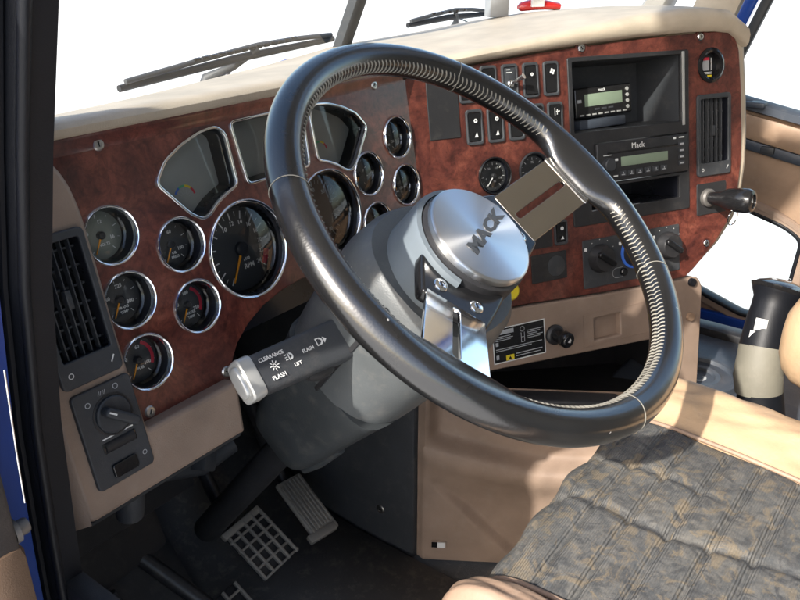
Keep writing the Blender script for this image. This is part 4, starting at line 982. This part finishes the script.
# ================================================================== GEAR LEVER
gl = thing('gear_lever', 'black gear lever with a cream lower sleeve beside the passenger door', 'gear lever', (1.11, .16, -.75))
gp = [V(p) for p in ((1.108, .165, -.64), (1.115, .180, -.578), (1.128, .185, -.545), (1.150, .188, -.506), (1.166, .188, -.480), (1.176, .187, -.462))]
def lathe_path(name, mat, pts, rad, n=28): return link(name, tube_me(name, pts, rad, n), mat, gl)
def gpt(t):
    t *= len(gp) - 1; i = min(int(t), len(gp) - 2); return gp[i].lerp(gp[i + 1], t - i)
lathe_path('boot', 'rubber', [(1.10, .150, -.75), (1.102, .156, -.70), (1.106, .163, -.65), (1.110, .172, -.60)], [.075, .050, .036, .031])
lathe_path('sleeve', 'cream_boot', [gpt(t) for t in (.12, .20, .215, .23, .32, .36, .42)], [.033, .0345, .0335, .0342, .0325, .0320, .0318])
lathe_path('grip', 'rubber', [gpt(t) for t in (.40, .5, .6, .7, .8, .88, .93)], [.0315, .0310, .0300, .0290, .0295, .0345, .0365])
lathe_path('knob', 'gloss_black', [gpt(.92), gpt(.95), gpt(.98), gpt(1.0), gpt(1.0) + V((.002, 0, .006)), gpt(1.0) + V((.003, 0, .010))], [.0365, .0385, .0395, .037, .030, .016])
kd3 = Frame(gpt(1.0) + V((.002, -.002, .0102)), (.80, -.60, 0), (.55, .75, .2))
m = Marks(); m.rect(-.012, -.006, -.004, .010); m.rect(-.014, -.004, .010, .012); m.arc(.004, .0055, 0, 300, .010, 0, 14); m.build('shift_pattern', 'grey_print', gl, kd3)
tv = (OFF * 0 - gpt(.62)); tv.z = 0; tv.normalize()
sf = Frame(gpt(.60) + tv * .0304 + V((0, 0, 0)), V((0, 0, 1)).cross(tv) , (.0, 0, 1))
sf = Frame(sf.P, (-tv.y, tv.x, 0) if sf.u.dot(V((.8, -.6, 0))) < 0 and False else sf.u, (.15, 0, 1))
m = Marks(); m.rect(-.016, .000, -.004, .014); m.rect(-.020, .004, -.020, -.006); m.build('sticker', 'white_print', gl, sf.at(0, 0, .0042))

# ================================================================== PASSENGER DOOR
pd = thing('passenger_door', 'far passenger door with tan trim and a small low window', 'door', (1.92, .2, FLOOR))
DP = Frame((1.90, 0, 0), (0, -1, 0), (0, 0, 1))
def sill(y): return -.338 - .175 * (.459 - y)
peep = rounded([(-.56, -.775), (-.37, -.835), (-.285, -.825), (-.275, -.62), (-.315, -.596), (-.424, -.566), (-.56, -.535)], .02, 5)
tp = plate('trim', 'door_vinyl', pd, DP, [[(-.60, -1.0), (.55, -1.0), (.55, sill(-.55)), (-.60, sill(.60))], peep], -.03, 0, .004)
gw = ring_from(peep, .022); plate('peep_frame', 'beige', pd, DP, [gw, ring_from(peep, -.001)], 0, .014, .005)
plate('peep_seal', 'rubber', pd, DP, [ring_from(peep, .004), ring_from(peep, -.005)], -.012, .017, .003)
plate('peep_glass', 'window_glass', pd, DP.at(0, 0, -.015), [ring_from(peep, .002)], -.001, .001)
def bar(name, mat, ys, f, off, hv, d0, d1):
    rings = [[DP.w(-y, f(y) + off + a * hv, b) for a, b in ((-1, d0), (-1, d1 * .8), (-.7, d1), (.7, d1), (1, d1 * .8), (1, d0))] for y in ys]
    return link(name, loft_me(name, rings), mat, pd)
ysr = (.60, .40, .20, -.1, -.5)
bar('window_ledge', 'tray', ysr, sill, .006, .011, -.03, .020)
box('lock', 'tray', pd, DP, -.448, -.405, sill(.43) + .006, sill(.43) + .018, .0, .03, .003)
bar('pull_strip', 'tray', ysr, sill, -.080, .011, -.002, .010)
box('latch', 'charcoal', pd, DP, -.400, -.370, sill(.385) - .086, sill(.385) - .070, .004, .016, .003)
bar('upper_roll', 'door_vinyl', ysr, sill, -.040, .026, -.002, .012)
bar('pocket_edge', 'beige', (.47, .40, .34, .30, .26, .20), lambda y: -.545 - .06 * ((.47 - y) / .2) ** 2, 0, .007, -.002, .016)
plate('door_glass', 'window_glass', pd, DP.at(0, 0, -.015), [[(-.50, sill(.5)), (.5, sill(-.5)), (.35, .60), (-.12, .70), (-.36, .12)]], -.0015, .0015)
box('sill_strip', 'navy_paint', pd, DP, -.56, .0, -.872, -.845, .0, .02, .003)
box('lower_ledge', 'beige', pd, DP, -.56, .0, -.925, -.876, .0, .05, .006)

# ================================================================== SMALL THINGS LYING ON THE DASH TOP
rp = thing('red_packet', 'small crumpled red and white packet on the dash top by the windscreen', 'packet', (1.45, .752, -.127))
rpf = Frame((1.45, .752, -.114), (.85, -.52, 0), (.52, .85, 0))
rings = [[(x, a * (1 + .2 * math.sin(40 * x)), b + .0025 * math.sin(70 * x + 2)) for a, b in superellipse(hw, hh, 2.6, 14)] for x, hw, hh in ((-.046, .006, .003), (-.040, .013, .008), (-.015, .016, .0105), (.012, .014, .009), (.040, .012, .0075), (.047, .005, .003))]
link('wrapper', loft_me('wrapper', rings), 'red_paint', rp, rpf)
plate('print_patch', 'white_print', rp, rpf.at(-.010, -.0165, 0), [rrect(-.016, .010, -.003, .004, .001)], -.001, .012, 0)
def dash_box(label, x, y, wd, hgt):
    t = thing('grey_box', label, 'box', (x, y, -.132))
    f = Frame((x, y, -.132), (.85, -.52, 0), (.52, .85, 0))
    box('carton', 'grey_print', t, f, -wd / 2, wd / 2, -.012, .012, 0, hgt, .002); box('lid', 'silver_plastic', t, f, -wd / 2 - .001, wd / 2 + .001, -.013, .013, hgt - .001, hgt + .008, .002)
dash_box('small grey box on the dash top, left of the red packet', 1.372, .800, .040, .055)
